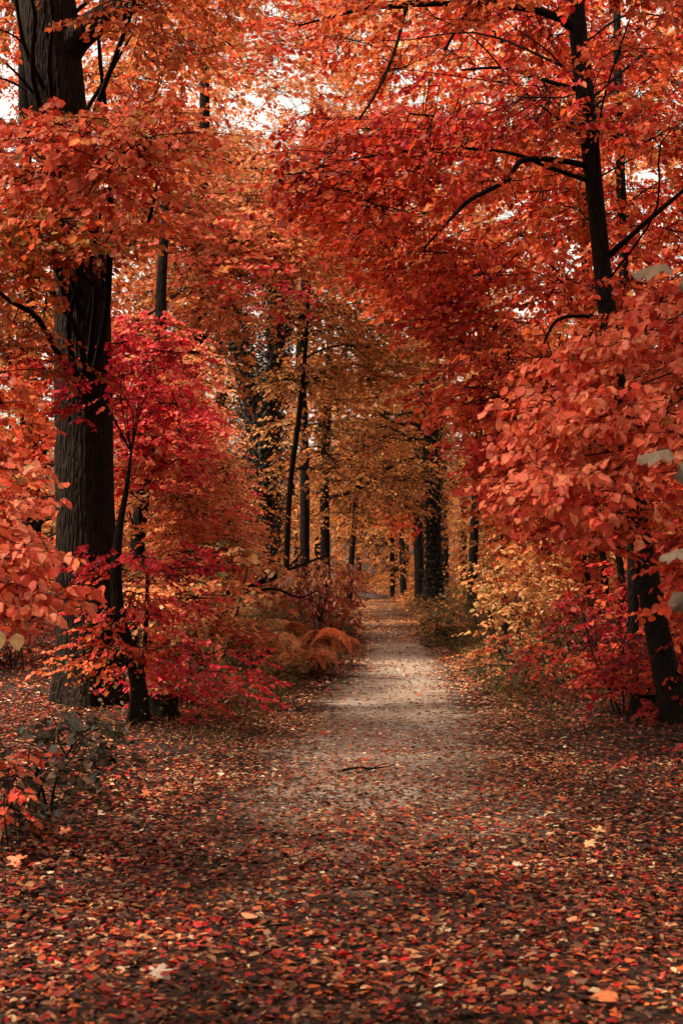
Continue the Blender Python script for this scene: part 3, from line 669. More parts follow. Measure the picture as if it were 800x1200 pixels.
# pale sycamore leaves very close at the right edge
rng = np.random.default_rng(16)
bx = np.array([1.75, 4.4, float(ground_z(1.75, 4.4))])
T = Thing('sycamore_sapling', 'withered grey beige sycamore leaves on a thin sapling, close at the right edge', 'sapling', bx)
q = add_trunk(T, [(1.75, 4.4, bx[2] - .05, .02), (1.62, 4.4, .9, .014), (1.45, 4.4, 1.7, .010), (1.3, 4.35, 2.6, .005)], M_TWIG, 8, 24, name='stem')
for (a, b, s, ax_, nmn) in [(775, 312, .17, (-.9, -.3, -.20), (.0, -.35, 1)), (808, 322, .16, (.4, -.3, -.5), (-.2, -.6, .9)), (778, 530, .15, (-.95, -.2, -.15), (0, -.4, 1)), (806, 542, .17, (.3, -.3, -.5), (-.1, -.6, .8)),
                          (797, 646, .11, (-.9, .0, -.2), (.1, -.4, 1)), (800, 700, .09, (-.5, .0, -.8), (.2, -.8, .4))]:
    p = P(a, b, 4.4); tip = p - np.array(ax_) * s * .3
    L1 = dict(pos=np.array([tip]), axis=np.array([ax_]), normal=np.array([nmn], float), size=np.array([s]), col=np.array([[.12, .085, .055]]))
    leaf_objects(T.o, T.base, [ME_SYC], L1, np.arange(1), rng)
    k = int(np.argmin(np.abs(q[:, 2] - (tip[2] + .05)))); v, f = tube(smooth_path([(*q[k, :3], .003), (*((q[k, :3] + tip) / 2 + np.array([0, 0, .03])), .002), (*tip, .0015)], 6), 5)
    T.part('leaf_stalk', v, f, M_TWIG)

# ---------------------------------------------------------------- saplings beside the big oak
rng = np.random.default_rng(17)
T = Thing('crimson_sapling', 'curved slim dark trunk with crimson leaves leaning against the big oak', 'tree', gpt(158, 13.4))
q = add_trunk(T, grounded([(160, 862, 10), (162, 810, 8.5), (152, 765, 8), (140, 725, 7.5), (136, 670, 6.5), (140, 620, 4.5), (148, 575, 3), (154, 530, 1.5)], 13.4), M_BARKD, 18, 60, lump=.06, flare=.9, seed=6)
simple_crown(T, rng, [([(80, 650), (180, 630), (250, 640), (240, 700), (170, 730), (110, 720)], 9, 12.7, 14, 'crimson'),
                      ([(85, 745), (160, 738), (175, 785), (95, 775)], 4, 12.6, 13.4, 'redorange'),
                      ([(60, 400), (200, 380), (210, 480), (70, 480)], 9, 13, 14.6, 'crimson')],
             .055, T_MID, M_LEAF, .26, 13, 11, .28, q, M_TWIG, .010, .5, up=.55, hang=.4, single=200)
T = Thing('thin_sapling', 'thin straight dark stem with drooping crimson leaves just right of the curved sapling', 'sapling', gpt(170, 13.6))
q = add_trunk(T, grounded([(170, 855, 3.2), (168, 800, 2.8), (172, 720, 2.5), (173, 670, 2)], 13.6), M_TWIG, 8, 24, name='stem')
simple_crown(T, rng, [([(160, 640), (230, 650), (230, 760), (180, 790)], 6, 13.2, 14.4, 'darkcrimson')], .065, T_MID, M_LEAF, .3, 8, 10, .32, q, M_TWIG, .01, .4, twig_r=.003)

def stump(px, Y, r, h, label, seed):
    b = gpt(px, Y); T = Thing('tree_stump', label, 'stump', b)
    pts = [(b[0], b[1], b[2] - .08, r), (b[0], b[1], b[2] + h * .5, r * .85), (b[0] + .02, b[1], b[2] + h, r * .78)]
    v, f = tube(smooth_path(pts, 12), 20, seed=seed, lump=.14, flare=.3); T.part('bark', v, f, M_BARKD, smooth=True)
    top = v[-20:].copy(); rr = np.random.default_rng(seed); ctr = top.mean(0) - np.array([0, 0, .03]); top[:, 2] += rr.uniform(-.03, .05, 20)
    T.part('broken_top', np.vstack([top, ctr]), np.array([(i, (i + 1) % 20, 20) for i in range(20)]), M_BARKD)
stump(756, 13.6, .20, .24, 'low dark rotten stump beside the foot of the leaning maple', 3)
stump(188, 13.9, .17, .20, 'small black stump between the crimson saplings and the red bush', 8)

# ---------------------------------------------------------------- middle distance, left
rng = np.random.default_rng(21)
T = Thing('maple_tree', 'crimson red maple glowing behind the big oak trunk', 'tree', gpt(150, 20))
q = add_trunk(T, grounded([(150, 790, 10), (165, 600, 9), (185, 450, 8), (190, 320, 6), (200, 150, 3)], 20), M_BARKD, 14, 40, lump=.06)
simple_crown(T, rng, [([(130, 400), (185, 370), (215, 430), (225, 520), (180, 570), (140, 560)], 26, 16.5, 20, 'crimson'), ([(140, 540), (225, 520), (235, 600), (215, 670), (140, 670)], 13, 17.5, 22, 'orange'),
                      ([(-80, 380), (60, 380), (62, 660), (-80, 720)], 26, 17, 22, 'red'),
                      ([(130, 380), (230, 420), (235, 600), (140, 600)], 20, 17.5, 20, 'pink')],
             .075, T_MID, M_LEAF, .45, 20, 12, .36, q, M_TWIG, .016, 2, nbranch=16, up=.6)
T = Thing('dogwood_bush', 'tall rounded pink and orange dogwood bush sloping down toward the path', 'bush', gpt(225, 23))
q = add_trunk(T, grounded([(225, 770, 5), (235, 650, 4), (240, 500, 3)], 23), M_TWIG, 8, 20, name='stem')
q2 = add_trunk(T, grounded([(245, 770, 4), (270, 680, 3), (285, 560, 2)], 23), M_TWIG, 8, 20, name='stem')
simple_crown(T, rng, [([(200, 440), (225, 450), (255, 520), (280, 600), (288, 650), (270, 680), (190, 680)], 54, 20.5, 24, 'pink'), ([(225, 470), (255, 520), (290, 610), (285, 660), (220, 660)], 20, 19.8, 22, 'peach')],
             .062, T_FAR, M_LEAF, .40, 34, 12, .34, q, M_TWIG, .012, 1, nbranch=14, up=.7, droop=.3)
T = Thing('beech_tree', 'tall airy peach orange beech filling the upper middle left with sky showing through', 'tree', gpt(215, 30))
q = add_trunk(T, grounded([(215, 760, 9), (222, 500, 8), (235, 300, 7), (240, 100, 6), (236, -100, 4), (230, -250, 2)], 30), M_BARKD, 14, 50, lump=.06)
simple_crown(T, rng, [([(120, 240), (260, 190), (350, 200), (390, 290), (330, 340), (260, 340), (235, 420), (190, 340)], 54, 26, 33, 'peach'), ([(190, 230), (310, 210), (350, 290), (290, 380), (220, 350)], 12, 24, 26.5, 'pink'),
                      ([(110, 60), (200, 30), (420, 80), (430, 330), (260, 240), (130, 280)], 52, 26, 35, 'peach'),
                      ([(-80, -60), (180, -60), (180, 400), (-80, 400)], 44, 24, 34, 'redorange'),
                      ([(200, -70), (460, -70), (430, 60), (250, 40)], 30, 26, 35, 'peach'), ([(200, -70), (370, -70), (350, 90), (310, 110), (240, 60)], 11, 20, 25, 'redorange')],
             .11, T_FAR, M_LEAF, .95, 30, 13, .8, q, M_TWIG, .04, 4, nbranch=26, up=.6)
# behind everything on the left
T = Thing('beech_tree', 'broad russet beech behind the crimson maple at the far left', 'tree', gpt(40, 28))
q = add_trunk(T, grounded([(40, 770, 12), (35, 500, 11), (30, 200, 8), (25, -100, 4)], 28), M_BARKD, 14, 40, lump=.06)
simple_crown(T, rng, [([(-100, 300), (250, 330), (265, 740), (-100, 740)], 80, 24, 32, 'amber')], .13, T_FAR, M_LEAF, .9, 16, 12, .7, q, M_TWIG, .05, 2, nbranch=20, up=.6)

# bushes at the left verge
def bush(name, label, px, Y, polys, size, tpl, rad, ns, nl, ln, stems=5, stem_r=.010, mat=None, single=0, seed=1, spread_px=40, group=None, **kw):
    rng = np.random.default_rng(seed); b = gpt(px, Y); T = Thing(name, label, 'bush', b, group); qs = None
    for i in range(stems):
        a = rng.uniform(-1, 1); poly = polys[0][0]; q_ = np.array(poly); ty = q_[:, 1].min() + 15; tx = px + a * spread_px
        t = P(tx, ty, Y + rng.uniform(-.4, .4)); s = b + np.array([rng.uniform(-.12, .12) + a * .08, rng.uniform(-.15, .15), -.05])
        m_ = (s + t) / 2 + np.array([rng.uniform(-.1, .1), 0, .05])
        v, f = tube(smooth_path([(*s, stem_r), (*m_, stem_r * .75), (*t, stem_r * .3)], 12), 6); T.part('stem', v, f, M_TWIG, smooth=True)
    q = smooth_path([(*(b - np.array([0, 0, .05])), stem_r * 2), (*(b + np.array([0, 0, .3])), stem_r * 1.6), (*(b + np.array([.03, 0, .6])), stem_r)], 12)
    simple_crown(T, rng, polys, size, tpl, mat or M_LEAF, rad, ns, nl, ln, q, M_TWIG, stem_r, 0.02, nbranch=14, single=single, twig_r=max(.0022, .00012 * Y), **kw)
    return T
bush('viburnum_bush', 'loose viburnum bush with pale orange and olive leaves between the pink bush and the ferns', 245, 18.6,
     [([(175, 640), (290, 640), (300, 690), (270, 750), (200, 770), (170, 700)], 24, 17, 20, 'mixed'), ([(180, 680), (270, 670), (275, 730), (200, 760)], 9, 16.6, 18, 'peach')], .085, T_MID, .34, 9, 10, .36, seed=31, spread_px=60)
bush('maple_bush', 'low spreading bright red maple bush at the left verge beside the saplings', 225, 14.8,
     [([(160, 790), (200, 760), (300, 795), (290, 830), (240, 850), (170, 830)], 18, 13.8, 15.6, 'crimson'), ([(170, 740), (310, 760), (300, 790), (170, 780)], 7, 14.4, 16, 'crimson')], .06, T_MID, .26, 9, 10, .30, seed=32, single=200, up=1.0, droop=.25)
bush('narrow_leaf_bush', 'bush with drooping long pale pink leaves at the left of the path bend', 372, 25,
     [([(345, 660), (400, 648), (415, 680), (395, 705), (350, 715)], 17, 24, 26.5, 'dusty')], .10, T_NARROW, .28, 5, 7, .26, seed=33, spread_px=35, hang=1.6, up=.3)
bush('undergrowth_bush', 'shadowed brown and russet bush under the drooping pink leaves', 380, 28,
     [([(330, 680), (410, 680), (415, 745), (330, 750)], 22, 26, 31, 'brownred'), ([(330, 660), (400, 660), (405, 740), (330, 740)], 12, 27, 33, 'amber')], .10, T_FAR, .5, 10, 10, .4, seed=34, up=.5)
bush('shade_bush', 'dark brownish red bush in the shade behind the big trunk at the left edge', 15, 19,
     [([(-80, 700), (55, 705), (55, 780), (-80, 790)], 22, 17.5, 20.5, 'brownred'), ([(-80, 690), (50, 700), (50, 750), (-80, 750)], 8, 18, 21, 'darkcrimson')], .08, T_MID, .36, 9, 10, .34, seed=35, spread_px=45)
# bare dead branch with a few pale leaves
rng = np.random.default_rng(36)
T = Thing('dead_branch', 'bare dark branch arching over the ferns with a few pale apricot leaves', 'branch', gpt(235, 19.5))
for br in ([(232, 800, 5), (250, 740, 4.4), (275, 700, 3.6), (310, 680, 2.8), (345, 665, 1.8), (385, 650, 1.0)], [(280, 697, 2.6), (320, 690, 2), (350, 700, 1.4), (372, 692, .8)], [(300, 686, 2), (330, 672, 1.4), (360, 640, .8)]):
    pts = px_path(br, 19.5); v, f = tube(smooth_path(pts, 20), 6); T.part('branch', v, f, M_TWIG, smooth=True)
lp_ = []
for (a, b) in [(322, 672), (332, 668), (342, 672), (328, 678), (308, 700), (318, 704), (326, 700), (300, 706), (346, 668), (312, 702)]:
    lp_.append(P(a, b, 19.3))
n = len(lp_); lf = dict(pos=np.array(lp_), axis=np.stack([rng.normal(-.3, .6, n), rng.normal(0, .4, n), np.full(n, -.5)], 1), normal=rng.normal(0, .4, (n, 3)) + np.array([0, -.8, .7]), size=rng.uniform(.10, .14, n), col=colours(rng, 'beige', n))
leaf_objects(T.o, T.base, ME_NEAR, lf, np.arange(n), rng)

# bracken mound
rng = np.random.default_rng(37)
def bracken(px, Y, label, nf, ln, seed, pal='bracken'):
    rng = np.random.default_rng(seed); b = gpt(px, Y); T = Thing('bracken_fern', label, 'fern', b, 'bracken ferns at the left verge')
    for k in range(nf):
        th = rng.uniform(0, 2 * np.pi); L_ = ln * rng.uniform(.7, 1.15); h = ln * rng.uniform(.55, .95)
        dr = np.array([math.cos(th), math.sin(th), 0]); s = b + dr * .06 + np.array([rng.normal(0, .16), rng.normal(0, .16), -.02])
        pts = [(*s, .008), (*(s + dr * L_ * .3 + [0, 0, h]), .006), (*(s + dr * L_ * .75 + [0, 0, h * 1.02]), .004), (*(s + dr * L_ * 1.0 + [0, 0, h * .55]), .002)]
        q = smooth_path(pts, 26); v, f = tube(q, 4)
        tri = np.concatenate([f[:, [0, 1, 2]], f[:, [0, 2, 3]]])
        tg = unit(np.gradient(q[:, :3], axis=0)); sd = unit(np.cross(tg, np.array([0, 0, 1.])))
        i = np.arange(6, 26); m = 0
        parts = [(v, tri, np.repeat([[.14, .05, .025]], len(v), 0), np.zeros((len(v), 3)))]
        cc = colours(rng, pal, 1)
        for sg in (1, -1):
            tt = (i - 6) / 19.; sz = L_ * .42 * (1 - tt) ** .7 + .02
            # pinnae: each a spine of small leaflets
            for kk in range(5):
                fr = (kk + .3) / 5
                dirp = unit(sd[i] * sg + tg[i] * .45 + np.array([0, 0, -.25 - .3 * fr]))
                pos = q[i, :3] + dirp * (sz * fr)[:, None]
                for s2 in (1, -1):
                    ax = unit(tg[i] * s2 + dirp * .7)
                    nmv = np.cross(dirp, tg[i]) * -sg + rng.normal(0, .25, (len(i), 3))
                    nmv[:, 2] = np.abs(nmv[:, 2])
                    c_ = np.clip(cc * np.exp(rng.normal(0, .18, (len(i), 1))), 0, .8)
                    parts.append(batch(T_FAR, pos, ax, nmv, sz * .34 * (1 - fr * .6) + .012, c_))
        vv, ff, c3, l3 = merge(parts)
        T.part('frond', vv, ff, M_LEAF, cols=c3)
bracken(335, 20.6, 'largest clump of orange bracken arching over the left verge', 40, .66, 1)
bracken(308, 21.2, 'orange bracken clump behind and left of the largest one', 34, .68, 2)
bracken(372, 22.4, 'rust brown bracken clump nearest the gravel path', 26, .58, 3, 'rust')
bracken(352, 19.8, 'small pale orange bracken clump at the foot of the mound', 18, .42, 4)

# ---------------------------------------------------------------- ivy trees and trunks of the middle distance
def ivy_part(T, q, rng, n, spread, size, zlo=-1, zhi=99):
    k = rng.integers(0, len(q), n); k = k[(q[k, 2] > zlo) & (q[k, 2] < zhi)]; n = len(k)
    th = rng.uniform(0, 2 * np.pi, n); od = np.stack([np.cos(th), np.sin(th), rng.normal(0, .2, n)], 1)
    clump = vnoise(q[k, 2] * 1.6, th * 1.3, 4)
    pos = q[k, :3] + od * (q[k, 3:4] + np.abs(rng.normal(0, 1, (n, 1))) * spread * (.3 + 1.3 * clump[:, None])) + rng.normal(0, .06, (n, 3))
    ax = np.stack([rng.normal(0, .4, n), rng.normal(0, .4, n), -np.ones(n)], 1)
    v, f, c, l = batch(T_FAR, pos, ax, od + np.array([0, 0, .5]) + rng.normal(0, .4, (n, 3)), size * rng.uniform(.6, 1.3, n), colours(rng, 'ivy', n))
    T.part('ivy', v, f, M_IVY, cols=c, kind='stuff')
rng = np.random.default_rng(41)
T = Thing('ivy_tree', 'forked tree wrapped in dark ivy, left of the path behind the pink bush', 'tree', gpt(318, 38))
q = add_trunk(T, grounded([(320, 720, 9), (314, 620, 8), (306, 540, 8), (302, 500, 7), (286, 430, 6), (270, 360, 5), (262, 280, 4), (258, 180, 3)], 38), M_BARKD, 14, 60, lump=.08)
q2 = add_trunk(T, px_path([(308, 545, 7), (316, 480, 6), (324, 400, 5), (326, 330, 4), (322, 240, 3)], 37.6), M_BARKD, 12, 40, lump=.08, name='fork')
ivy_part(T, q, rng, 24000, .30, .085, .3, 12); ivy_part(T, q2, rng, 14000, .22, .085, 0, 12)
for br in ([(290, 440, 3), (275, 400, 2.4), (250, 360, 1.6)], [(326, 360, 3), (345, 310, 2), (350, 270, 1.2)], [(268, 340, 3), (285, 290, 2), (290, 250, 1.4)], [(262, 300, 2.6), (245, 260, 1.8), (240, 220, 1)]):
    v, f = tube(smooth_path(px_path(br, 38), 12), 6); T.part('branch', v, f, M_TWIG, smooth=True)
simple_crown(T, rng, [([(220, 150), (380, 150), (380, 330), (230, 300)], 14, 35, 41, 'peach')], .16, T_FAR, M_LEAF, .9, 10, 10, .7, None, up=.6)
rng = np.random.default_rng(42)
T = Thing('ivy_tree', 'stout tall trunk clad in dark speckled ivy at the right edge of the path bend', 'tree', gpt(511, 50))
q = add_trunk(T, grounded([(512, 725, 13), (509, 690, 10), (508, 640, 9), (506, 560, 8.5), (504, 500, 8), (507, 420, 7.5), (511, 350, 7), (509, 250, 6), (505, 120, 4), (500, 0, 2)], 50), M_BARKD, 18, 60, lump=.05, flare=.2)
ivy_part(T, q, rng, 13000, .085, .10, -.1, 8.0)
ivy_part(T, q, rng, 3000, .3, .14, 8, 14)
for br in ([(505, 425, 5), (492, 400, 4), (480, 375, 3.4), (474, 350, 3), (468, 310, 2)], [(505, 510, 3.2), (485, 496, 2.6), (470, 497, 2), (452, 490, 1.6), (438, 478, 1)], [(506, 520, 3), (478, 512, 2), (455, 500, 1.4), (430, 505, .8)],
           [(510, 380, 4), (524, 340, 3), (535, 290, 2)], [(510, 360, 3), (496, 330, 2.4), (490, 280, 1.8)]):
    v, f = tube(smooth_path(px_path(br, 49.5), 14), 6); T.part('branch', v, f, M_TWIG, smooth=True)
simple_crown(T, rng, [([(430, 180), (600, 180), (600, 400), (540, 480), (440, 400)], 22, 47, 54, 'peach')], .20, T_FAR, M_LEAF, 1.2, 10, 10, .9, None, up=.6)

def wood_tree(label, rows, Y, polys, seed, size=.13, ns=24, nl=13, rad=1.2, name='beech_tree', group=None, branches=10, nbr=8, tpl=T_FAR):
    rng = np.random.default_rng(seed); T = Thing(name, label, 'tree', gpt(rows[0][0], Y), group)
    q = add_trunk(T, grounded(rows, Y), M_BARKD, 12, 40, lump=.06, seed=seed, flare=.25)
    if polys: simple_crown(T, rng, polys, size, tpl, M_LEAF, rad, ns, nl, rad * .75, q, M_TWIG, .07, 4.0, nbranch=nbr, twig_r=.00022 * Y, up=.7, droop=.3, flat=.4)
    return T
wood_tree('thin slanting bare trunk left of the two dark poles, behind the drooping pink bush', [(333, 720, 4), (337, 620, 3.4), (341, 560, 3.2), (350, 490, 3), (357, 420, 2.6), (362, 340, 2), (368, 240, 1.2)], 33, [([(330, 330), (420, 340), (420, 440), (335, 450)], 8, 32, 36, 'gold')], 51, size=.11, rad=.9)
wood_tree('straight dark trunk, the thickest of the poles left of the path bend', [(358, 720, 7), (357, 640, 6), (357, 560, 5.6), (356, 500, 5), (352, 420, 5.4), (356, 340, 4.5), (362, 240, 3), (366, 100, 2)], 40, [([(330, 200), (470, 220), (480, 420), (400, 470), (340, 470)], 22, 39, 46, 'gold'), ([(330, 250), (480, 260), (480, 440), (340, 450)], 22, 35, 38, 'gold'), ([(335, 440), (460, 440), (450, 560), (335, 560)], 9, 35, 38, 'gold'), ([(400, 600), (470, 600), (470, 680), (400, 690)], 6, 62, 70, 'gold'), ([(385, 520), (470, 500), (475, 600), (400, 620)], 8, 44, 50, 'gold')], 52)
wood_tree('tall golden beech standing behind the forked ivy tree', [(262, 712, 7), (262, 600, 6), (258, 450, 5), (255, 300, 4), (250, 150, 3)], 48, [([(190, 180), (330, 180), (350, 620), (220, 640)], 50, 44, 54, 'gold')], 61)
wood_tree('grey brown trunk just right of the thickest pole, a little farther back', [(381, 712, 6.5), (381, 640, 5.8), (380, 560, 5.4), (384, 470, 5), (388, 380, 4), (396, 280, 3), (404, 120, 2)], 47, [([(360, 320), (520, 340), (520, 540), (420, 560), (370, 540)], 34, 45, 55, 'gold')], 53)
wood_tree('slim trunk leaning right in the golden wood, behind the drooping pink bush', [(408, 708, 4), (412, 650, 3.4), (420, 560, 3), (432, 470, 2.4), (440, 400, 1.8)], 56, [([(380, 400), (500, 400), (500, 600), (390, 600)], 26, 52, 62, 'gold')], 54, size=.16)
wood_tree('dark trunk close behind the left side of the ivy trunk', [(491, 706, 6), (491, 650, 5.2), (490, 590, 4.6), (488, 500, 4), (486, 400, 3)], 60, [([(440, 460), (560, 440), (570, 560), (450, 590)], 18, 58, 66, 'amber')], 55, size=.18, rad=1.5)
wood_tree('right one of two close far trunks at the end of the path', [(473, 702, 4.0), (471, 650, 3.6), (470, 600, 3.3), (472, 500, 3.6), (476, 400, 2)], 72, [([(430, 500), (500, 500), (500, 620), (440, 610)], 14, 70, 80, 'amber')], 56, size=.2, rad=1.7)
wood_tree('left one of two close far trunks at the end of the path', [(460, 700, 3.2), (459, 650, 2.9), (458, 600, 2.6), (455, 500, 3), (450, 400, 2)], 76, [([(400, 480), (470, 500), (470, 640), (400, 640)], 18, 74, 84, 'gold')], 57, size=.2, rad=1.7)
wood_tree('golden beech over the right side of the bend, beyond the ivy trunk', [(552, 712, 6), (556, 600, 5), (562, 480, 4), (566, 350, 3)], 44, [([(590, 380), (660, 400), (660, 680), (590, 690)], 40, 41, 48, 'amber'), ([(545, 400), (600, 400), (600, 690), (555, 700)], 26, 54, 60, 'amber')], 58, size=.13, rad=.9)
wood_tree('rust red maple beside the ivy trunk with a spray reaching over the path', [(588, 730, 5), (590, 640, 4.4), (590, 560, 4), (580, 480, 3)], 31, [([(565, 500), (620, 480), (640, 560), (590, 600)], 14, 29, 33, 'red'), ([(440, 590), (478, 590), (480, 625), (450, 620)], 5, 56, 60, 'red'), ([(490, 455), (560, 450), (560, 490), (500, 488)], 6, 30, 33, 'red')], 59, size=.12, rad=.7, name='maple_tree', ns=11, tpl=T_MID)

# ---------------------------------------------------------------- right side, middle distance
rng = np.random.default_rng(61)
for k, (lab, rows, Y) in enumerate([
    ('middle of three slim dark leaning stems in the red thicket at the right', [(711, 720, 5), (708, 680, 4.4), (704, 640, 4), (698, 590, 3.6), (690, 500, 2.6)], 22),
    ('slim dark stem leaning left, nearest the thick leaning maple', [(734, 722, 5), (728, 680, 4.4), (722, 640, 4.2), (713, 590, 4), (702, 500, 3)], 21),
    ('short slanting stem, leftmost of the dark stems in the red thicket', [(695, 716, 3.6), (690, 690, 3.2), (684, 655, 3), (676, 600, 2.4)], 23)]):
    T = Thing('thicket_tree', lab, 'tree', gpt(rows[0][0], Y), 'slim stems in the red thicket')
    q = add_trunk(T, grounded(rows, Y), M_BARKD, 10, 24, lump=.06)
    pol = [[([(640, 480), (800, 470), (790, 640), (660, 600)], 24, 20, 24, 'red')], [([(720, 540), (880, 500), (880, 720), (740, 700)], 24, 18, 23, 'red')], [([(600, 560), (700, 590), (700, 700), (620, 690)], 20, 22, 26, 'redorange')]][k]
    simple_crown(T, rng, pol, .095, T_MID, M_LEAF, .6, 13, 12, .5, q, M_TWIG, .018, 1.2, nbranch=8, up=.5)
T = Thing('maple_tree', 'broad orange red maple filling the right behind the slim stems', 'tree', gpt(650, 29))
q = add_trunk(T, grounded([(650, 740, 6), (655, 600, 5), (660, 450, 4)], 29), M_BARKD, 12, 30, lump=.06)
simple_crown(T, rng, [([(610, 430), (880, 430), (880, 740), (660, 740), (620, 640)], 84, 26, 34, 'redorange'), ([(605, 540), (650, 540), (650, 660), (615, 640)], 10, 26, 30, 'orange')], .13, T_MID, M_LEAF, .85, 16, 12, .65, q, M_TWIG, .04, 2, nbranch=16, up=.5)
T = Thing('beech_tree', 'tall orange beech glimpsed high behind the red crowns at the upper right', 'tree', gpt(700, 34))
q = add_trunk(T, grounded([(700, 740, 8), (690, 400, 7), (680, 100, 5), (675, -150, 3)], 34), M_BARKD, 12, 30, lump=.06)
simple_crown(T, rng, [([(440, -70), (880, -70), (880, 430), (560, 430), (440, 250)], 165, 28, 42, 'peach')], .16, T_FAR, M_LEAF, 1.2, 18, 12, .9, q, M_TWIG, .05, 4, nbranch=16, up=.5)
bush('beige_bush', 'airy pale beige and yellow bush at the right of the path behind the verge', 590, 21,
     [([(572, 665), (595, 640), (640, 640), (650, 690), (630, 735), (580, 740), (570, 715)], 26, 19.5, 22.5, 'beige')], .085, T_MID, .38, 8, 10, .36, seed=71, spread_px=50)
bush('pale_bush', 'low dusty pale bush at the foot of the ivy trunk', 520, 30,
     [([(490, 725), (530, 720), (560, 745), (540, 765), (500, 760)], 12, 28, 31, 'beige'), ([(490, 730), (560, 735), (550, 770), (500, 765)], 10, 27, 30, 'verge')], .09, T_FAR, .35, 9, 9, .3, seed=72, spread_px=20)
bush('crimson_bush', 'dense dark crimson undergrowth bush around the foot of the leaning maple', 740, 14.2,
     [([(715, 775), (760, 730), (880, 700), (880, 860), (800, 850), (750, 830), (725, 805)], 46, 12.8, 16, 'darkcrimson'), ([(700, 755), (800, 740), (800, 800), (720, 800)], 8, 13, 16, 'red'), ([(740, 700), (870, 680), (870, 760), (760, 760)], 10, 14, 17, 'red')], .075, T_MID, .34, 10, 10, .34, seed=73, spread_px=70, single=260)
bush('low_bush', 'low tangled tan and olive bush on the right verge before the beige bush', 605, 19,
     [([(545, 765), (600, 745), (690, 760), (690, 800), (600, 800)], 14, 17.5, 20, 'mixed'), ([(560, 770), (680, 770), (680, 810), (600, 810)], 8, 16.5, 18.5, 'verge')], .055, T_MID, .24, 9, 10, .26, seed=77, spread_px=60)
bush('low_bush', 'low russet red and orange bush between the beige bush and the leaning maple', 670, 17,
     [([(620, 760), (700, 750), (730, 800), (700, 830), (640, 815)], 14, 15.5, 18, 'red'), ([(620, 770), (700, 760), (700, 820), (640, 815)], 6, 15.5, 17, 'brownred')], .06, T_MID, .26, 9, 10, .28, seed=78, spread_px=50)
bush('russet_bush', 'russet leaved bush behind the crimson undergrowth at the right', 680, 18.5,
     [([(660, 700), (740, 690), (770, 740), (720, 780), (675, 760)], 24, 17.5, 20, 'darkcrimson')], .085, T_MID, .4, 9, 10, .36, seed=74, spread_px=60)
bush('red_sprig_bush', 'small red bush at the right edge below the leaning maple', 800, 10.6,
     [([(770, 890), (880, 850), (880, 960), (790, 925)], 8, 10, 11, 'darkcrimson')], .065, T_MID, .22, 8, 9, .25, seed=75, spread_px=30, single=100)
T = Thing('dry_bush', 'dry bare twiggy bush on the right verge', 'bush', gpt(625, 17.5))
# (twigs only)
rng = np.random.default_rng(76); n = 40
A = np.repeat([T.base], n, 0) + rng.normal(0, .12, (n, 3)) * [1, 1, 0]; B = A + np.stack([rng.normal(0, .28, n), rng.normal(0, .28, n), rng.uniform(.2, .7, n)], 1)
v, f = segs(A, B, np.full(n, .005), np.full(n, .002)); T.part('twig', v, f, M_TWIG, kind='stuff')

# ---------------------------------------------------------------- left foreground evergreen and its red sprig
bush('evergreen_bush', 'dark green broadleaf evergreen bush low at the left edge of the path', 45, 8.2,
     [([(-60, 880), (60, 870), (120, 900), (100, 940), (40, 960), (-60, 960)], 14, 7.8, 9, 'evergreen'), ([(-60, 940), (50, 950), (70, 1000), (-60, 1010)], 7, 7.2, 8, 'evergreen')], .06, T_NEAR[0], .15, 5, 7, .17, seed=81, spread_px=50, single=220, up=.7, mat=M_LEAFN)
bush('evergreen_bush', 'second darker evergreen bush farther back, between the big oak and the path', 75, 10.8,
     [([(-60, 850), (90, 835), (150, 880), (90, 900), (-60, 900)], 14, 10, 11.6, 'evergreen')], .07, T_MID, .2, 7, 8, .22, seed=82, spread_px=50)
bush('red_seedling', 'small bright salmon red seedling rising over the evergreen bush at the left edge', 18, 7.4,
     [([(-20, 885), (40, 880), (50, 900), (10, 915), (-20, 915)], 4, 7.2, 7.6, 'salmon'), ([(-10, 915), (20, 930), (25, 950), (0, 960)], 2, 7.1, 7.4, 'salmon')], .055, T_NEAR[0], .08, 5, 6, .12, seed=83, spread_px=16, single=120, up=1., stems=3, stem_r=.004, mat=M_LEAFN)
bush('yellow_weed', 'olive yellow weed with small leaves below the evergreen bush at the left edge', 30, 7.7,
     [([(0, 960), (60, 950), (80, 1000), (20, 1010)], 6, 7.3, 7.9, 'verge')], .045, T_MID, .10, 6, 7, .12, seed=84, spread_px=20, stems=4, stem_r=.003)

# ---------------------------------------------------------------- verge plants and grass
rng = np.random.default_rng(91)
def verge(rng, n, side, y0, y1, w0, w1, pal, size, h):
    y = y0 + (y1 - y0) * rng.random(n) ** .7; w_ = rng.random(n) ** 1.3
    x = path_c(y) + side * (path_w(y) * .98 + w0 + .30 * np.clip((30 - y) / 12, 0, 1) + (w1 - w0) * w_)
    keep = rng.random(n) < (.35 + 1. * vnoise(x * 1.3, y * .9, 77)); x, y = x[keep], y[keep]; n = len(x)
    hh = h * (.25 + .95 * np.clip(np.abs(x - path_c(y)) - path_w(y), 0, 1.2)) * (.4 + 1.2 * vnoise(x * 1.1, y * 1.1, 78))
    z = ground_z(x, y) + rng.random(n) ** .7 * hh + .02
    th = rng.uniform(0, 2 * np.pi, n); ax = np.stack([np.cos(th), np.sin(th), rng.normal(0, .4, n)], 1)
    return dict(pos=np.stack([x, y, z], 1), axis=ax, normal=np.array([0, 0, .9]) + rng.normal(0, .5, (n, 3)), size=size * rng.uniform(.5, 1.3, n), col=colours(rng, pal, n))
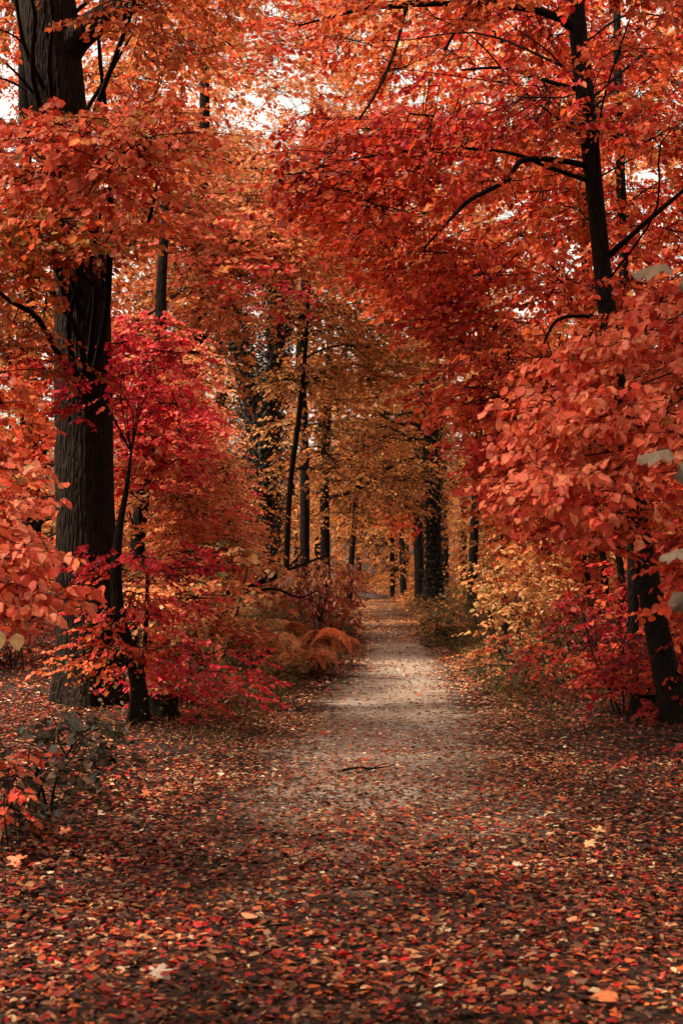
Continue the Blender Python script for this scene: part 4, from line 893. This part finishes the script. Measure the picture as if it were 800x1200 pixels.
ls = [verge(rng, 30000, -1, 12.5, 34, 0, 1.7, 'verge', .048, .62), verge(rng, 34000, 1, 14, 36, .05, 3.0, 'verge', .045, .42), verge(rng, 9000, 1, 25, 60, .2, 5, 'verge', .10, .5), verge(rng, 9000, -1, 25, 60, .2, 5, 'verge', .10, .5),
      verge(rng, 5000, 1, 40, 95, .1, 4, 'amber', .14, .5), verge(rng, 5000, -1, 40, 95, .1, 4, 'amber', .14, .5)]
l = cat_leaves(ls); v, f, c, lc = batch(T_FAR, l['pos'], l['axis'], l['normal'], l['size'], l['col'])
link('ground_cover', new_mesh('ground_cover', v, f, c, lc), M_LEAF, kind='stuff', label='low olive brown plants growing along both verges of the path')
def grass(rng, n, side, y0, y1, w0, w1, h):
    y = y0 + (y1 - y0) * rng.random(n) ** .8; x = path_c(y) + side * (path_w(y) * .95 + w0 + .26 * np.clip((30 - y) / 12, 0, 1) + (w1 - w0) * rng.random(n) ** 1.4)
    keep = rng.random(n) < (-.1 + 1.5 * vnoise(x * 1.5, y * 1.0, 87)); x, y = x[keep], y[keep]; n = len(x)
    b = np.stack([x, y, ground_z(x, y) - .01], 1); th = rng.uniform(0, 2 * np.pi, n); ln = rng.uniform(.3, 1.1, n)
    hh = h * rng.uniform(.5, 1.3, n); bend = np.stack([np.cos(th) * ln * hh, np.sin(th) * ln * hh, np.zeros(n)], 1); wd = np.stack([-np.sin(th), np.cos(th), np.zeros(n)], 1) * .004
    V = np.stack([b - wd, b + wd, b + bend * .4 + np.outer(hh, [0, 0, .7]) + wd * .7, b + bend * .4 + np.outer(hh, [0, 0, .7]) - wd * .7, b + bend * 1.6 + np.outer(hh, [0, 0, 1.0])], 1)
    Fc = np.arange(n)[:, None, None] * 5 + np.array([(0, 1, 2), (0, 2, 3), (3, 2, 4)])[None]
    c = colours(rng, 'verge', n) * np.array([1.1, .95, .7]); return V.reshape(-1, 3), Fc.reshape(-1, 3), np.repeat(c, 5, 0), np.zeros((n * 5, 3))
v, f, c, lc = merge([grass(rng, 9000, -1, 12, 30, 0, 1.5, .10), grass(rng, 9000, 1, 13, 32, .0, 2.2, .10)])
link('grass', new_mesh('grass', v, f, c, lc), M_LEAF, kind='stuff', label='thin olive grass blades along the edges of the path')

# ---------------------------------------------------------------- stick on the path
T = Thing('fallen_stick', 'thin dark stick lying across the gravel in the middle of the path', 'stick', gpt(425, 10.7) + np.array([0, 0, .03]))
pts = []
for a, b in ((402, 906), (418, 903), (436, 904), (452, 902), (462, 900)):
    Y = CAM_H * F / (b - 670); p = P(a, b, Y); pts.append((p[0], p[1], float(ground_z(p[0], p[1])) + .035, .009 if a < 450 else .004))
v, f = tube(smooth_path(pts, 16), 7, lump=.15); T.part('wood', v, f, M_TWIG, smooth=True)
p = np.array(pts[2][:3]); v, f = tube(smooth_path([(*p, .006), (*(p + [.06, .12, .01]), .004), (*(p + [.14, .2, .01]), .002)], 8), 5); T.part('side_twig', v, f, M_TWIG, smooth=True)

# ---------------------------------------------------------------- the deep wood behind everything (one mass)
rng = np.random.default_rng(99)
def deep(n, x0, x1, y0, y1, z0, z1, pal, size, rad, ns=12, nl=10):
    c = np.stack([rng.uniform(x0, x1, n), rng.uniform(y0, y1, n), rng.uniform(z0, z1, n)], 1)
    keep = (np.abs(c[:, 0] - path_c(c[:, 1])) > 2.4) | (c[:, 2] > 5.5) | (c[:, 1] > 95); c = c[keep]
    lf, _ = sprays(rng, c, rad, ns, nl, rad * .7, size, pal, flat=.45, droop=.3, up=.6); return lf
ls = [deep(120, -9, 10, 78, 100, .8, 6.5, 'gold', .17, 1.3, 20, 12), deep(150, -45, 45, 98, 118, 1.5, 7, 'amber', .34, 2.2, 14, 11), deep(150, -34, 36, 62, 92, .6, 5, 'amber', .24, 1.5, 12, 10), deep(260, -34, 36, 66, 100, 1, 26, 'gold', .30, 2.2, 14, 11), deep(220, -45, 45, 96, 130, 1, 30, 'amber', .44, 2.8, 10, 10), deep(110, -45, 45, 96, 130, 1, 14, 'amber', .44, 2.6, 10, 10), deep(60, -12, 16, 78, 95, 5, 16, 'gold', .26, 1.8, 14, 11)]
l = cat_leaves(ls); v, f, c, lc = batch(T_FAR, l['pos'], l['axis'], l['normal'], l['size'], l['col'])
W = link('deep_wood', new_mesh('deep_wood', v, f, c, lc), M_LEAF, kind='stuff', label='mass of golden amber forest closing the view beyond the path bend')
vs2 = []; o = 0; fs2 = []
for k in range(70):
    x, y = rng.uniform(-32, 34), rng.uniform(62, 125)
    if abs(x - path_c(y)) < 2.2: continue
    z = float(ground_z(x, y)); r = rng.uniform(.09, .26); t = rng.normal(0, .6, 2)
    v, f = tube(smooth_path([(x, y, z - .2, r), (x + t[0] * .3, y, z + 5, r * .8), (x + t[0], y + t[1], z + 14, r * .4)], 10), 7); vs2.append(v); fs2.append(f + o); o += len(v)
me = new_mesh('far_trunk', np.concatenate(vs2), np.concatenate(fs2), smooth=True); link('far_trunk', me, M_BARKD, W, kind='stuff')

# ---------------------------------------------------------------- canopy overhead, on unseen trees added to shade the near ground
rng = np.random.default_rng(101)
def overhead(name, label, bx, by, n, x0, x1, y0, y1, seed, pal):
    rng = np.random.default_rng(seed); b = np.array([bx, by, float(ground_z(bx, by))]); T = Thing(name, label, 'tree', b)
    q = add_trunk(T, [(bx, by, b[2] - .1, .32), (bx, by, 3, .26), (bx * .95, by, 6, .2), (bx * .9, by, 10, .1)], M_BARKD, 20, 40, flare=.3, lump=.05, seed=seed)
    c = np.stack([rng.uniform(x0, x1, n), rng.uniform(y0, y1, n), np.zeros(n)], 1); c[:, 2] = np.maximum(4.4, 2.9 + .47 * np.maximum(c[:, 1], 0)) + rng.uniform(.6, 3.2, n)
    add_branches(T, q, c[:20], rng, M_TWIG, .05, 3.0)
    lf, tw = sprays(rng, c, .9, 15, 12, .7, .16, pal, up=.8); add_crown(T, lf, tw, T_FAR, M_LEAF, rng, c, .005)
overhead('beech_tree', 'unseen orange beech canopy added on the left to shade the near path', -5.2, 3.5, 125, -7, 2.5, -6, 12.5, 1, 'orange')
overhead('beech_tree', 'unseen red orange beech canopy added on the right to shade the near path', 5.6, 3.0, 125, -1.0, 7.5, -6, 12.5, 2, 'redorange')
